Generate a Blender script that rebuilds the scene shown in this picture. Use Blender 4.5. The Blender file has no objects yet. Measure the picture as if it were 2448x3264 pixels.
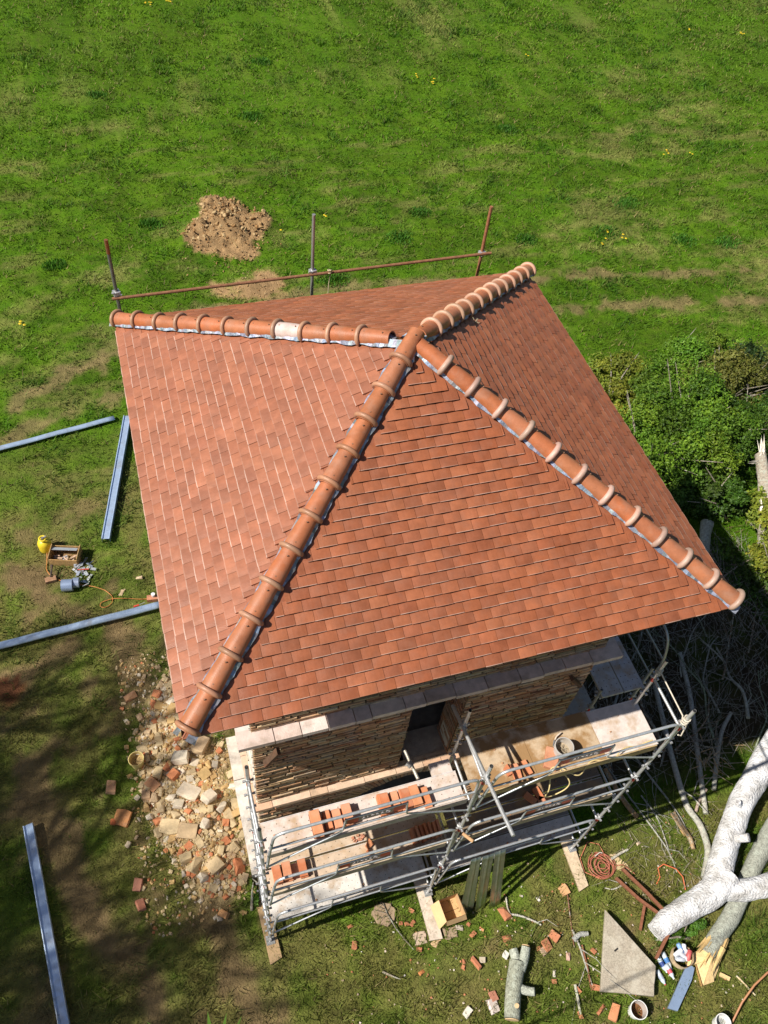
import bpy, bmesh, math, random
import numpy as np
from mathutils import Vector, Matrix
random.seed(7); rng = np.random.default_rng(7)
S = bpy.context.scene; COL = S.collection
# ---------------------------------------------------------------- camera, sky, sun, exposure
cam_d = bpy.data.cameras.new('camera'); cam = bpy.data.objects.new('camera', cam_d); COL.objects.link(cam)
cam.location = (-3.66207, -8.40929, 16.55588)
cam.rotation_euler = (0.6623617, -0.0868434, -0.2933808)
cam_d.sensor_fit = 'VERTICAL'; cam_d.sensor_height = 36.0; cam_d.lens = 29.2248
cam_d.clip_start = 0.05; cam_d.clip_end = 2000
S.camera = cam
SUN = Vector((-0.88, -0.065, 1.0)).normalized()
w = bpy.data.worlds.new('World'); S.world = w; w.use_nodes = True
nt = w.node_tree; bg = nt.nodes['Background']
sky = nt.nodes.new('ShaderNodeTexSky'); sky.sky_type = 'NISHITA'; sky.sun_disc = False
sky.sun_elevation = math.asin(SUN.z); sky.sun_rotation = math.atan2(SUN.x, SUN.y)
nt.links.new(sky.outputs[0], bg.inputs[0]); bg.inputs[1].default_value = 0.05
sun_d = bpy.data.lights.new('sun', 'SUN'); sun_d.energy = 5.0; sun_d.angle = math.radians(0.53); sun_d.color = (1, .94, .83)
sun = bpy.data.objects.new('sun', sun_d); COL.objects.link(sun); sun.rotation_euler = SUN.to_track_quat('Z', 'Y').to_euler()
sun.location = (-20, -5, 30)
S.view_settings.view_transform = 'Standard'; S.view_settings.look = 'None'; S.view_settings.exposure = 0.42; S.view_settings.gamma = 1
# ---------------------------------------------------------------- helpers
def tag(o, label=None, cat=None, group=None, kind=None):
    if label: o['label'] = label
    if cat: o['category'] = cat
    if group: o['group'] = group
    if kind: o['kind'] = kind
    return o
def empty(name, loc, label, cat, group=None):
    o = bpy.data.objects.new(name, None); COL.objects.link(o); o.location = loc; o.empty_display_size = .2
    return tag(o, label, cat, group)
class MB:
    """collects faces with a colour each; build() links them as one mesh object"""
    def __init__(s): s.v = []; s.f = []; s.c = []; s.sm = []
    def face(s, pts, col, smooth=False):
        n = len(s.v); s.v.extend([tuple(p) for p in pts]); s.f.append(tuple(range(n, n + len(pts)))); s.c.append(col); s.sm.append(smooth)
    def add(s, verts, faces, col, smooth=False):
        n = len(s.v); s.v.extend([tuple(p) for p in verts])
        for i, f in enumerate(faces):
            s.f.append(tuple(n + k for k in f)); s.c.append(col[i] if isinstance(col, list) else col); s.sm.append(smooth)
    def box(s, c, size, col, M=None, taper=0):
        x, y, z = size[0] / 2, size[1] / 2, size[2] / 2
        vs = [Vector((a * x * (1 - taper * (k > 0)), b * y * (1 - taper * (k > 0)), k * z)) for k in (-1, 1) for a, b in ((-1, -1), (1, -1), (1, 1), (-1, 1))]
        if M is not None: vs = [M @ q for q in vs]
        vs = [q + Vector(c) for q in vs]
        s.add(vs, [(3, 2, 1, 0), (4, 5, 6, 7), (0, 1, 5, 4), (1, 2, 6, 5), (2, 3, 7, 6), (3, 0, 4, 7)], col)
    def tube(s, pts, r, col, n=8, smooth=True, cap=True, jit=0):
        pts = [Vector(p) for p in pts]
        rs = r if isinstance(r, (list, tuple)) else [r] * len(pts)
        rings = []; prev = None
        for i, p in enumerate(pts):
            t = (pts[min(i + 1, len(pts) - 1)] - pts[max(i - 1, 0)])
            if t.length < 1e-9: t = Vector((0, 0, 1))
            t.normalize()
            if prev is None:
                a = Vector((0, 0, 1)) if abs(t.z) < .9 else Vector((1, 0, 0)); u = t.cross(a).normalized()
            else:
                u = prev - t * prev.dot(t)
                u = u.normalized() if u.length > 1e-6 else t.orthogonal().normalized()
            prev = u; vv = t.cross(u)
            rings.append([p + (u * math.cos(2 * math.pi * k / n) + vv * math.sin(2 * math.pi * k / n)) * rs[i] * (1 + (random.uniform(-jit, jit) if jit else 0)) for k in range(n)])
        vs = [q for R in rings for q in R]; fs = []
        for i in range(len(rings) - 1):
            for k in range(n):
                fs.append((i * n + k, i * n + (k + 1) % n, (i + 1) * n + (k + 1) % n, (i + 1) * n + k))
        s.add(vs, fs, col, smooth)
        if cap:
            s.face(list(reversed(rings[0])), col); s.face(rings[-1], col)
    def build(s, name, mat, parent=None, loc=None):
        me = bpy.data.meshes.new(name); o = bpy.data.objects.new(name, me); COL.objects.link(o)
        base = Vector((0, 0, 0))
        q = parent
        while q is not None: base = base + q.location; q = q.parent
        if parent is None:
            a = np.array(s.v); base = Vector(loc) if loc is not None else Vector((*((a.min(0) + a.max(0)) / 2)[:2], a[:, 2].min())); o.location = base
        vs = np.array(s.v, dtype=np.float64) - np.array(base)
        me.from_pydata(vs.tolist(), [], s.f)
        at = me.color_attributes.new('Col', 'FLOAT_COLOR', 'CORNER')
        cs = []
        for f, c in zip(s.f, s.c):
            cs.extend([c[0], c[1], c[2], 1.0] * len(f))
        at.data.foreach_set('color', cs)
        me.polygons.foreach_set('use_smooth', s.sm)
        me.materials.append(mat)
        if parent is not None: o.parent = parent
        return o
def vary(c, a=.1):
    k = 1 + random.uniform(-a, a); return (c[0] * k * (1 + random.uniform(-a, a) * .35), c[1] * k, c[2] * k * (1 + random.uniform(-a, a) * .35))
def mixc(a, b, t): return tuple(a[i] * (1 - t) + b[i] * t for i in range(3))
def rotz(a): return Matrix.Rotation(a, 3, 'Z')
def round_poly(pts, rad, n=5):
    out = [Vector(pts[0])]
    for i in range(1, len(pts) - 1):
        a, b, c = Vector(pts[i - 1]), Vector(pts[i]), Vector(pts[i + 1])
        r = min(rad, (a - b).length * .49, (c - b).length * .49)
        p, q = b + (a - b).normalized() * r, b + (c - b).normalized() * r
        for k in range(n + 1):
            t = k / n; out.append(p * (1 - t) ** 2 + b * 2 * t * (1 - t) + q * t * t)
    out.append(Vector(pts[-1])); return out
# ---- materials: colour from the mesh attribute Col, broken up by noise in object space
def surf(name, rough=.8, spec=.3, nscale=8, namt=.35, tint=(.5, .4, .3), tamt=0., tscale=3, bump=.2, bscale=40, metal=0, trans=0, bdist=.01, rvar=.1, tlo=.5, thi=.7):
    m = bpy.data.materials.new(name); m.use_nodes = True; t = m.node_tree; N = t.nodes; L = t.links
    b = N['Principled BSDF']; b.inputs['Roughness'].default_value = rough; b.inputs['Metallic'].default_value = metal
    b.inputs['Specular IOR Level'].default_value = spec
    a = N.new('ShaderNodeAttribute'); a.attribute_name = 'Col'
    tc = N.new('ShaderNodeTexCoord')
    n1 = N.new('ShaderNodeTexNoise'); n1.inputs['Scale'].default_value = nscale; n1.inputs['Detail'].default_value = 6; n1.inputs['Roughness'].default_value = .65
    L.new(tc.outputs['Object'], n1.inputs['Vector'])
    mr = N.new('ShaderNodeMapRange'); mr.inputs['From Min'].default_value = .25; mr.inputs['From Max'].default_value = .75
    mr.inputs['To Min'].default_value = 1 - namt; mr.inputs['To Max'].default_value = 1 + namt
    L.new(n1.outputs[0], mr.inputs[0])
    vm = N.new('ShaderNodeVectorMath'); vm.operation = 'SCALE'; L.new(a.outputs['Color'], vm.inputs[0]); L.new(mr.outputs[0], vm.inputs['Scale'])
    out = vm.outputs[0]
    if tamt > 0:
        n2 = N.new('ShaderNodeTexNoise'); n2.inputs['Scale'].default_value = tscale; n2.inputs['Detail'].default_value = 8; n2.inputs['Roughness'].default_value = .6
        L.new(tc.outputs['Object'], n2.inputs['Vector'])
        m2 = N.new('ShaderNodeMapRange'); m2.inputs['From Min'].default_value = tlo; m2.inputs['From Max'].default_value = thi; m2.inputs['To Max'].default_value = tamt
        L.new(n2.outputs[0], m2.inputs[0])
        mx = N.new('ShaderNodeMix'); mx.data_type = 'RGBA'; L.new(m2.outputs[0], mx.inputs[0]); L.new(out, mx.inputs[6]); mx.inputs[7].default_value = (*tint, 1)
        out = mx.outputs[2]
    L.new(out, b.inputs['Base Color'])
    if rvar:
        r2 = N.new('ShaderNodeMapRange'); r2.inputs['To Min'].default_value = max(0.03, rough - rvar); r2.inputs['To Max'].default_value = min(1, rough + rvar)
        L.new(n1.outputs[0], r2.inputs[0]); L.new(r2.outputs[0], b.inputs['Roughness'])
    if bump > 0:
        n3 = N.new('ShaderNodeTexNoise'); n3.inputs['Scale'].default_value = bscale; n3.inputs['Detail'].default_value = 4
        L.new(tc.outputs['Object'], n3.inputs['Vector'])
        bp = N.new('ShaderNodeBump'); bp.inputs['Strength'].default_value = bump; bp.inputs['Distance'].default_value = bdist
        L.new(n3.outputs[0], bp.inputs['Height']); L.new(bp.outputs[0], b.inputs['Normal'])
    if trans > 0:
        tr = N.new('ShaderNodeBsdfTranslucent'); L.new(out, tr.inputs[0])
        ms = N.new('ShaderNodeMixShader'); ms.inputs[0].default_value = trans
        L.new(b.outputs[0], ms.inputs[1]); L.new(tr.outputs[0], ms.inputs[2]); L.new(ms.outputs[0], N['Material Output'].inputs[0])
    return m
M_tile = surf('roof_tile_clay', .46, .45, 5.5, .24, (.27, .11, .065), .55, 7, .25, 120, tlo=.48, thi=.72)
M_hip = surf('hip_tile_clay', .45, .45, 7, .24, (.36, .22, .16), .5, 5, .2, 90, tlo=.50, thi=.74)
M_lead = surf('lead_flashing', .5, .4, 9, .4, metal=.3, bump=.6, bscale=30, bdist=.015)
M_brick = surf('old_brick', .9, .15, 14, .35, (.42, .38, .32), .5, 6, .5, 70)
M_mortar = surf('mortar', .95, .1, 12, .3, bump=.6, bscale=60)
M_stone = surf('pale_stone', .9, .2, 9, .22, (.3, .23, .17), .5, 5, .5, 55)
M_slab = surf('lichen_stone', .92, .15, 38, .4, (.52, .48, .40), .6, 6, .7, 60, tlo=.5, thi=.62)
M_galv = surf('galvanised_steel', .38, .5, 25, .2, (.42, .42, .43), .4, 9, .15, 90, metal=.55)
M_deck = surf('scaffold_deck', .75, .3, 10, .18, (.40, .25, .12), .75, 3.5, .3, 60, tlo=.5, thi=.68)
M_ply = surf('mortar_stained_board', .85, .2, 10, .18, (.30, .17, .07), .9, 2.2, .3, 60, tlo=.42, thi=.52)
M_rust = surf('rusty_steel', .8, .2, 20, .4, (.22, .08, .04), .5, 8, .4, 90)
M_zinc = surf('zinc', .30, .5, 8, .14, (.34, .33, .32), .5, 3.5, .05, 12, metal=.45, tlo=.52, thi=.7)
M_sheet = surf('old_galvanised_sheet', .33, .5, 5, .3, (.35, .22, .12), .35, 3, .1, 30, metal=.85)
M_clay = surf('fresh_clay', .8, .2, 12, .16, (.5, .32, .22), .4, 8, .3, 80)
M_rub = surf('rubble', .92, .15, 14, .25, (.38, .27, .15), .55, 7, .5, 60)
M_wood = surf('weathered_wood', .85, .2, 14, .25, (.3, .22, .13), .5, 6, .5, 70)
M_bark = surf('pale_bark', .9, .15, 30, .3, (.80, .80, .83), .9, 4.5, 1.0, 26, bdist=.05, tlo=.34, thi=.60)
M_twig = surf('dead_bark', .9, .15, 20, .5, (.46, .50, .43), .6, 14, 1.0, 40, bdist=.03, tlo=.5, thi=.62)
M_leaf = surf('leaf', .55, .35, 3, .3, trans=.25, bump=0)
M_plain = surf('plastic', .5, .4, 10, .08, bump=.05)
M_card = surf('cardboard', .85, .15, 8, .08, bump=.1)
M_paint = surf('painted_metal', .4, .5, 10, .1, bump=.05)
M_rope = surf('rope', .9, .1, 30, .2, bump=.5, bscale=150)
# ---------------------------------------------------------------- value noise
LAT = rng.random((256, 256))
def vnoise(x, y):
    xi = np.floor(x).astype(int); yi = np.floor(y).astype(int); fx = x - xi; fy = y - yi
    fx = fx * fx * (3 - 2 * fx); fy = fy * fy * (3 - 2 * fy)
    g = lambda i, j: LAT[i & 255, j & 255]
    return (g(xi, yi) * (1 - fx) + g(xi + 1, yi) * fx) * (1 - fy) + (g(xi, yi + 1) * (1 - fx) + g(xi + 1, yi + 1) * fx) * fy
def fbm(x, y, o=4, g=.5):
    s = 0; a = 1; t = 0
    for i in range(o): s = s + a * vnoise(x * 2 ** i + 17.3 * i, y * 2 ** i + 5.1 * i); t += a; a *= g
    return s / t
def sst(a, b, x): t = np.clip((x - a) / (b - a), 0, 1); return t * t * (3 - 2 * t)
def segd(x, y, pl):
    d = np.full(np.shape(x), 1e9)
    for (ax, ay), (bx, by) in zip(pl[:-1], pl[1:]):
        t = np.clip(((x - ax) * (bx - ax) + (y - ay) * (by - ay)) / ((bx - ax) ** 2 + (by - ay) ** 2 + 1e-9), 0, 1)
        d = np.minimum(d, np.hypot(x - ax - t * (bx - ax), y - ay - t * (by - ay)))
    return d
def inpoly(x, y, P):
    c = np.zeros(np.shape(x), bool); n = len(P)
    for i in range(n):
        (x1, y1), (x2, y2) = P[i], P[(i + 1) % n]
        k = ((y1 > y) != (y2 > y)) & (x < (x2 - x1) * (y - y1) / (y2 - y1 + 1e-12) + x1); c ^= k
    return c
RUB = [(-3.9, .9), (-4.55, .2), (-4.9, -.3), (-5.15, -1.0), (-5.2, -2.0), (-5.05, -2.95), (-4.65, -3.75), (-4.2, -4.3), (-3.62, -4.4), (-3.42, -3.6), (-3.42, 0.9)]
HEAP = [(-1.7, 16.4), (-1.0, 17.1), (-.7, 18.1), (.2, 18.1), (.8, 17.3), (1.35, 16.6), (.85, 15.4), (.55, 14.7), (.2, 14.3), (-.6, 14.5), (-1.2, 15.0), (-1.75, 15.7)]
SCRAPE = [(-1.4, 12.9), (-1.2, 13.5), (-.3, 13.6), (.2, 14.0), (.9, 13.7), (1.1, 13.0), (.4, 12.4), (-.5, 12.3)]
WORN = [[(-7.3, -1.0), (-6.75, -2.8), (-6.3, -4.1), (-5.6, -5.4), (-5.2, -7.2)], [(-4.4, -4.0), (-4.1, -5.2), (-3.8, -6.4), (-4.1, -8)], [(-4.9, .2), (-5.3, 1.9)], [(-7.5, .9), (-6.3, 1.7)], [(-6.3, 2.6), (-7.2, 3.8)]]
TRACK = [[(-14, 8.0), (-7.5, 9.2), (-2.5, 11.9), (3, 12.7), (9.2, 11.9), (17.7, 10.9), (30, 10.2)], [(-14, 6.6), (-7.5, 8.0), (0, 10.6), (9, 10.4), (16.8, 9.3), (30, 8.4)]]
def polyd(x, y, P): return segd(x, y, P + [P[0]])
def softin(x, y, P, s): d = polyd(x, y, P); i = inpoly(x, y, P); return sst(-s, s, np.where(i, d, -d))
def dirt(x, y):
    n = fbm(x * 1.7, y * 1.7, 5, .6) - .5; d = np.zeros(np.shape(x))
    d = np.maximum(d, sst(.0, .3, softin(x, y, RUB, .5) - .42 + n * 1.2))
    d = np.maximum(d, sst(.0, .25, softin(x, y, HEAP, .5) - .45 + n * 1.4))
    d = np.maximum(d, sst(.0, .4, softin(x, y, SCRAPE, .4) - .45 + n * 1.3))
    for k, pl in enumerate(WORN): d = np.maximum(d, .9 * sst(.1, .5, .62 - segd(x, y, pl) * 1.0 + n * 1.3))
    for k, pl in enumerate(TRACK): d = np.maximum(d, .72 * sst(.0, .4, .42 - segd(x, y, pl) * 1.25 + n * 1.7))
    d = np.maximum(d, ((x > -3.5) & (x < 2.9) & (y > -5.0) & (y < 1.6)) * (.75 + n))
    d = np.maximum(d, sst(3.2, 4.2, x) * sst(10.4, 9.4, x) * sst(-4.9, -4.0, y) * sst(.8, -.2, y) * np.clip(.95 + n * 1.2, 0, 1))  # grass thinned to dark soil so the shaded brushwood turns darker
    near = sst(9, 3, y) * sst(3.5, 0, np.abs(x + 5.5) - 1.5)
    d = np.maximum(d, near * .75 * sst(.06, .22, n))
    nb = sst(-4.8, -6, y)
    d = np.maximum(d, nb * .65 * sst(.08, .25, n))
    return np.clip(d, 0, 1)
def gh(x, y):
    x = np.asarray(x, float); y = np.asarray(y, float)
    h = (fbm(x * .35, y * .35, 3) - .5) * .14 + (fbm(x * 2.1 + 9, y * 2.1, 3) - .5) * .06
    far = sst(6, 12, y); h = h * (.25 + .75 * far) + far * (fbm(x * .9, y * .9 + 4, 3) - .5) * .14
    h = h + softin(x, y, RUB, .9) * (.10 + .16 * fbm(x * 1.6, y * 1.6, 3)) * sst(-1.2, -.2, x + 3.4 - .9 + 0 * x + 1.5)
    hp = softin(x, y, HEAP, .6)
    h = h + hp * sst(14.3, 17, y) * (.1 + .3 * fbm(x * 1.7, y * 1.7, 4)) + hp * (np.abs(fbm(x * 3.4, y * 3.4, 5, .7) - .5) * 1.1 - .1)
    h = h - (x > 12) * 0
    return h
def g1(x, y): return float(gh(np.array([x]), np.array([y]))[0])
def ground_cols(x, y):
    d = dirt(x, y)[..., None]
    a = fbm(x * .5 + 3, y * .9, 4)[..., None]; b = fbm(x * 2.3 + 40, y * 3.1, 4, .6)[..., None]; c = fbm(x * .17 + 8, y * .3 + 2, 3)[..., None]
    ff = sst(8, 20, y)[..., None]; g = (np.array([.045, .128, .005]) * (1 - b) + np.array([.10, .185, .009]) * b) * np.array([.90, .87, .8])
    dry = np.array([.25, .205, .085]); t = sst(.54, .76, a * .6 + b * .4 + (c - .5) * .5 - .05 * sst(12, 24, y)[..., None])
    g = g * (1 - t * .45) + dry * t * .45
    st = fbm(x * .45 + 60, y * 2.2, 4, .6)[..., None]; g = g * (.84 + .30 * sst(.34, .62, fbm(x * .8 + 11, y * 1.3, 4, .6)[..., None])); g = g * (1 - .45 * sst(.58, .74, st)) + np.array([.19, .17, .06]) * .45 * sst(.58, .74, st)
    # worn yard grass close to the tower is browner
    yard = (sst(8.5, 5, y) * sst(-2, -4.2, x) + sst(-4.7, -5.6, y))[..., None]; yard = np.clip(yard, 0, 1)
    yk = yard * (.30 + .45 * sst(.40, .62, fbm(x * 1.1 + 70, y * 1.1, 4, .6)[..., None])); g = g * (1 - yk) + np.array([.165, .14, .048]) * yk
    e = np.array([.175, .12, .062]) * (.45 + 1.1 * b) 
    e = np.where((np.hypot((x + 7.6) * 1.1, y - .7) < .4 + .6 * (b[..., 0] - .5))[..., None], np.array([.15, .052, .028]) * (.4 + b), e)
    br = ((x > 3.2) & (x < 10.4) & (y > -4.9) & (y < .8))[..., None]; e = np.where(br, np.array([.05, .036, .021]) * (.5 + b), e)  # brushwood soil coloured darker to deepen the roof shadow on it
    tk = (segd(x, y, TRACK[0]) < .9)[..., None] | (segd(x, y, TRACK[1]) < .9)[..., None]; e = np.where(tk, np.array([.21, .15, .075]) * (.45 + 1.1 * b), e)
    rb = (softin(x, y, RUB, .35) > .3)[..., None]; e = np.where(rb, np.array([.42, .31, .16]) * (.6 + .8 * b), e)
    hb = (np.maximum(softin(x, y, HEAP, .5), softin(x, y, SCRAPE, .5)) > .1)[..., None]; e = np.where(hb, np.array([.33, .21, .105]) * (.5 + .9 * b), e)
    return g * (1 - d) + e * d
# ---------------------------------------------------------------- ground: one sheet to the horizon
def axis(lo, hi, st, far):
    a = list(np.arange(lo, hi + 1e-6, st)); k = st; x = hi
    while x < far: k *= 1.35; x += k; a.append(x)
    k = st; x = lo; b = []
    while x > -far: k *= 1.35; x -= k; b.append(x)
    return np.array(b[::-1] + a)
gx = axis(-12, 20, .11, 700); gy = axis(-11, 22, .11, 700)
X, Y = np.meshgrid(gx, gy); nx, ny = len(gx), len(gy)
Zg = gh(X, Y)
me = bpy.data.meshes.new('ground'); 
co = np.stack([X, Y, Zg], -1).reshape(-1, 3)
i = np.arange((ny - 1) * (nx - 1)); r, c = i // (nx - 1), i % (nx - 1); v0 = r * nx + c
qs = np.stack([v0, v0 + 1, v0 + nx + 1, v0 + nx], -1)
def np_mesh(me, co, faces, cols_pt=None, smooth=True):
    k = faces.shape[1]
    me.vertices.add(len(co)); me.vertices.foreach_set('co', co.astype(np.float32).ravel())
    me.loops.add(faces.size); me.loops.foreach_set('vertex_index', faces.astype(np.int32).ravel())
    me.polygons.add(len(faces)); me.polygons.foreach_set('loop_start', np.arange(0, faces.size, k, dtype=np.int32))
    me.polygons.foreach_set('use_smooth', np.full(len(faces), smooth))
    if cols_pt is not None:
        at = me.color_attributes.new('Col', 'FLOAT_COLOR', 'POINT'); at.data.foreach_set('color', np.concatenate([cols_pt, np.ones((len(cols_pt), 1))], 1).astype(np.float32).ravel())
    me.update(calc_edges=True); me.validate()
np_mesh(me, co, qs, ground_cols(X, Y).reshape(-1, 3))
M_ground = surf('turf_and_soil', .95, .1, 5, .35, (.10, .075, .035), .35, 3.5, 1.0, 28, bdist=.04, tlo=.5, thi=.75)
me.materials.append(M_ground)
go = bpy.data.objects.new('ground', me); COL.objects.link(go); tag(go, kind='structure')
# ---------------------------------------------------------------- grass blades (stuff)
def make_grass():
    n = 700000
    t = rng.random(n)
    y = -10.5 + 49 * t ** 1.25; wx = 10 + (y + 10.5) * .62
    x = -5 + (y + 10.5) * .30 + (rng.random(n) * 2 - 1) * wx
    D = np.sqrt((x + 3.66) ** 2 + (y + 8.4) ** 2 + 16.5 ** 2)
    d = dirt(x, y); cl = fbm(x * 3.1, y * 3.1, 3); cl2 = fbm(x * .8 + 30, y * .8, 3)
    keep = (rng.random(n) > d * .93) & (rng.random(n) < .5 + .8 * sst(.3, .65, cl))
    keep &= ~((x > -3.45) & (x < 2.0) & (y > -4.3) & (y < 1.1))
    x, y, D, cl, cl2 = [q[keep] for q in (x, y, D, cl, cl2)]; n = len(x)
    z = gh(x, y) - .005
    L = (.05 + .075 * rng.random(n)) * (.7 + .9 * sst(.35, .75, cl)) * (1 + .5 * sst(.58, .75, cl2)) * (.78 + .22 * sst(6, 0, y)) * (D / 18) ** .25
    W = (.007 + .006 * rng.random(n)) * (D / 17) ** 1.0
    a = rng.random(n) * 2 * np.pi; ln = rng.random(n) * 1.3 + .25; a2 = rng.random(n) * 2 * np.pi
    bx, by = np.cos(a) * W, np.sin(a) * W
    tip = np.stack([x + np.cos(a2) * L * ln, y + np.sin(a2) * L * ln, z + L], -1)
    p0 = np.stack([x - bx, y - by, z], -1); p1 = np.stack([x + bx, y + by, z], -1)
    co = np.stack([p0, p1, tip], 1).reshape(-1, 3)
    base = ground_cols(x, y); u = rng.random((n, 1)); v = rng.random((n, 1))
    c = base * (.8 + 1.05 * u) + np.array([.015, .035, .002]) * v
    dry = (rng.random(n) < .10)[:, None]; c = np.where(dry, np.array([.24, .20, .08]) * (.5 + .8 * u), c)
    rich = sst(.58, .72, cl2)[:, None]; c = c * (1 - .5 * rich) + np.array([.03, .115, .006]) * (.6 + .8 * u) * .5 * rich
    me = bpy.data.meshes.new('grass'); np_mesh(me, co, np.arange(3 * n).reshape(-1, 3), np.repeat(c, 3, 0), False)
    me.materials.append(surf('grass_blade', .7, .25, 2, .15, bump=0, trans=.3))
    o = bpy.data.objects.new('grass', me); COL.objects.link(o); tag(o, kind='stuff')
make_grass()
# ================================================================ THE TOWER
CX, CY, A, ZE, ZT = -.66, -1.51, 3.305, 8.37, 10.22
WH = 2.54; ZL = 6.26
X0, X1, Y0, Y1 = CX - WH, CX + WH, CY - WH, CY + WH
tower = empty('brick_tower', (CX, CY, 0), 'square brick tower under restoration with new orange tiled pyramid roof', 'tower')
BR = [(.40, .24, .135), (.47, .32, .19), (.33, .165, .09), (.50, .39, .26), (.44, .26, .15), (.36, .25, .165), (.49, .30, .17)]
def brick_face(mb, o, u, v, nrm, W, H, mask=None, bh=.044, jt=.017, pal=BR, prot=.026, llo=.2, lhi=.4):
    o, u, v, nrm = Vector(o), Vector(u), Vector(v), Vector(nrm)
    z = 0.0
    while z < H - .01:
        h = min(bh * random.uniform(.82, 1.15), H - z); x = -random.uniform(0, .2)
        while x < W:
            l = random.uniform(llo, lhi); a, b = max(0, x), min(W, x + l); x += l + jt * random.uniform(.8, 1.7)
            if b - a < .03: continue
            spans = [(a, b)] if mask is None else mask(a, b, z + h / 2)
            for (a_, b_) in spans:
                if b_ - a_ < .02: continue
                p = random.uniform(.005, prot); dz = random.uniform(-.003, .003); q = random.uniform(0, .003)
                P = [(a_, z + dz), (b_, z - dz), (b_ - q, z + h - dz), (a_ + q, z + h + dz)]
                vs = [o + u * i + v * k for i, k in P] + [o + u * (i + (.003 if n_ in (0, 3) else -.003)) + v * (k + (.003 if n_ < 2 else -.003)) + nrm * p for n_, (i, k) in enumerate(P)]
                mb.add(vs, [(4, 5, 6, 7), (0, 1, 5, 4), (1, 2, 6, 5), (2, 3, 7, 6), (3, 0, 4, 7)], vary(random.choice(pal), .22))
        z += h + jt * random.uniform(.7, 1.4)
OX0, OX1, OZ0, OZ1 = -.96 - X0, -.10 - X0, 3.67, 5.95   # doorway in wall coords
ARX, ARR, ARZ, VD = CX - X0, 1.25, 1.88, .34
def front_mask(a, b, z):
    out = [(a, b)]
    def cut(lo, hi):
        nonlocal out; r = []
        for s, e in out:
            if e <= lo or s >= hi: r.append((s, e))
            else:
                if s < lo: r.append((s, lo))
                if e > hi: r.append((hi, e))
        out = r
    if OZ0 <= z <= OZ1: cut(OX0, OX1)
    if z < ARZ: cut(ARX - ARR - .01, ARX + ARR + .01)
    elif z < ARZ + ARR + VD:
        w_ = math.sqrt(max(0, (ARR + VD) ** 2 - (z - ARZ) ** 2)); cut(ARX - w_, ARX + w_)
    return out
def hole(x, z):
    if OX0 < x < OX1 and OZ0 < z < OZ1: return True
    if z < ARZ: return abs(x - ARX) < ARR
    return math.hypot(x - ARX, z - ARZ) < ARR + .02
wb = MB(); W2 = 2 * WH
brick_face(wb, (X0, Y0, 0), (1, 0, 0), (0, 0, 1), (0, -1, 0), W2, ZE - .12, front_mask)
brick_face(wb, (X1, Y0, 0), (0, 1, 0), (0, 0, 1), (1, 0, 0), W2, ZE - .12)
brick_face(wb, (X1, Y1, 0), (-1, 0, 0), (0, 0, 1), (0, 1, 0), W2, ZE - .12)
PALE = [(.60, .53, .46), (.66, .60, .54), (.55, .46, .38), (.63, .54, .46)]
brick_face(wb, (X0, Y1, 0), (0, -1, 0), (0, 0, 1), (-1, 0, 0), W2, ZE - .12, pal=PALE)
# arch voussoirs: thin bricks on edge
nv = 62
for k in range(nv):
    a0 = math.pi * k / nv; a1 = math.pi * (k + .78) / nv; p = random.uniform(.004, .016)
    P = [(ARR, a0), (ARR, a1), (ARR + VD - .012, a1), (ARR + VD - .012, a0)]
    vs = [Vector((X0 + ARX + r_ * math.cos(t_), Y0 + d_, ARZ + r_ * math.sin(t_))) for d_ in (.35, -p) for r_, t_ in P]
    wb.add(vs, [(4, 7, 6, 5), (0, 1, 5, 4), (1, 2, 6, 5), (2, 3, 7, 6), (3, 0, 4, 7)], vary(random.choice(BR), .15))
wall = wb.build('wall', M_brick, tower)
mo = MB(); MC = (.11, .078, .05); e = .001
cs = .04; nxc = int(W2 / cs); nzc = int((ZE - .12) / cs)
for a in range(nxc):
    z = 0
    run = None
    for k in range(nzc + 1):
        h_ = k == nzc or hole((a + .5) * cs, (k + .5) * cs)
        if not h_ and run is None: run = k
        if h_ and run is not None:
            mo.face([(X0 + a * cs, Y0 + e, run * cs), (X0 + (a + 1) * cs, Y0 + e, run * cs), (X0 + (a + 1) * cs, Y0 + e, k * cs), (X0 + a * cs, Y0 + e, k * cs)], MC); run = None
for a, b in (((X1 - e, Y0), (X1 - e, Y1)), ((X1, Y1 - e), (X0, Y1 - e)), ((X0 + e, Y1), (X0 + e, Y0))):
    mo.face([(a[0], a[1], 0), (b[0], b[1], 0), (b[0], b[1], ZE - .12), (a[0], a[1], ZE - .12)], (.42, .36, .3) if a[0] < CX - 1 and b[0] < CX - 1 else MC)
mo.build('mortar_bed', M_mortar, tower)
# reveals and the dark rooms behind
rv = MB(); D_ = .46
ox0, ox1 = X0 + OX0, X0 + OX1
brick_face(rv, (ox1, Y0 + D_, OZ0), (0, -1, 0), (0, 0, 1), (-1, 0, 0), D_, OZ1 - OZ0, pal=[(.42, .22, .13), (.38, .2, .12), (.45, .3, .2)])
brick_face(rv, (ox0, Y0, OZ0), (0, 1, 0), (0, 0, 1), (1, 0, 0), D_, OZ1 - OZ0, pal=BR)
rv.face([(ox0, Y0, OZ1), (ox1, Y0, OZ1), (ox1, Y0 + D_, OZ1), (ox0, Y0 + D_, OZ1)], (.3, .2, .13))
for x_, s_ in ((ox1 + .012, 0), (ox0 - .012, 1)):
    rv.face([(x_, Y0 + .02, OZ0), (x_, Y0 + D_, OZ0), (x_, Y0 + D_, OZ1), (x_, Y0 + .02, OZ1)], MC)
rv.build('door_reveal', M_brick, tower)
st = MB()
st.box(((ox0 + ox1) / 2 + .1, Y0 + .27, OZ0 - .04), (ox1 - ox0 - .1, .5, .06), (.42, .36, .3))
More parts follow.
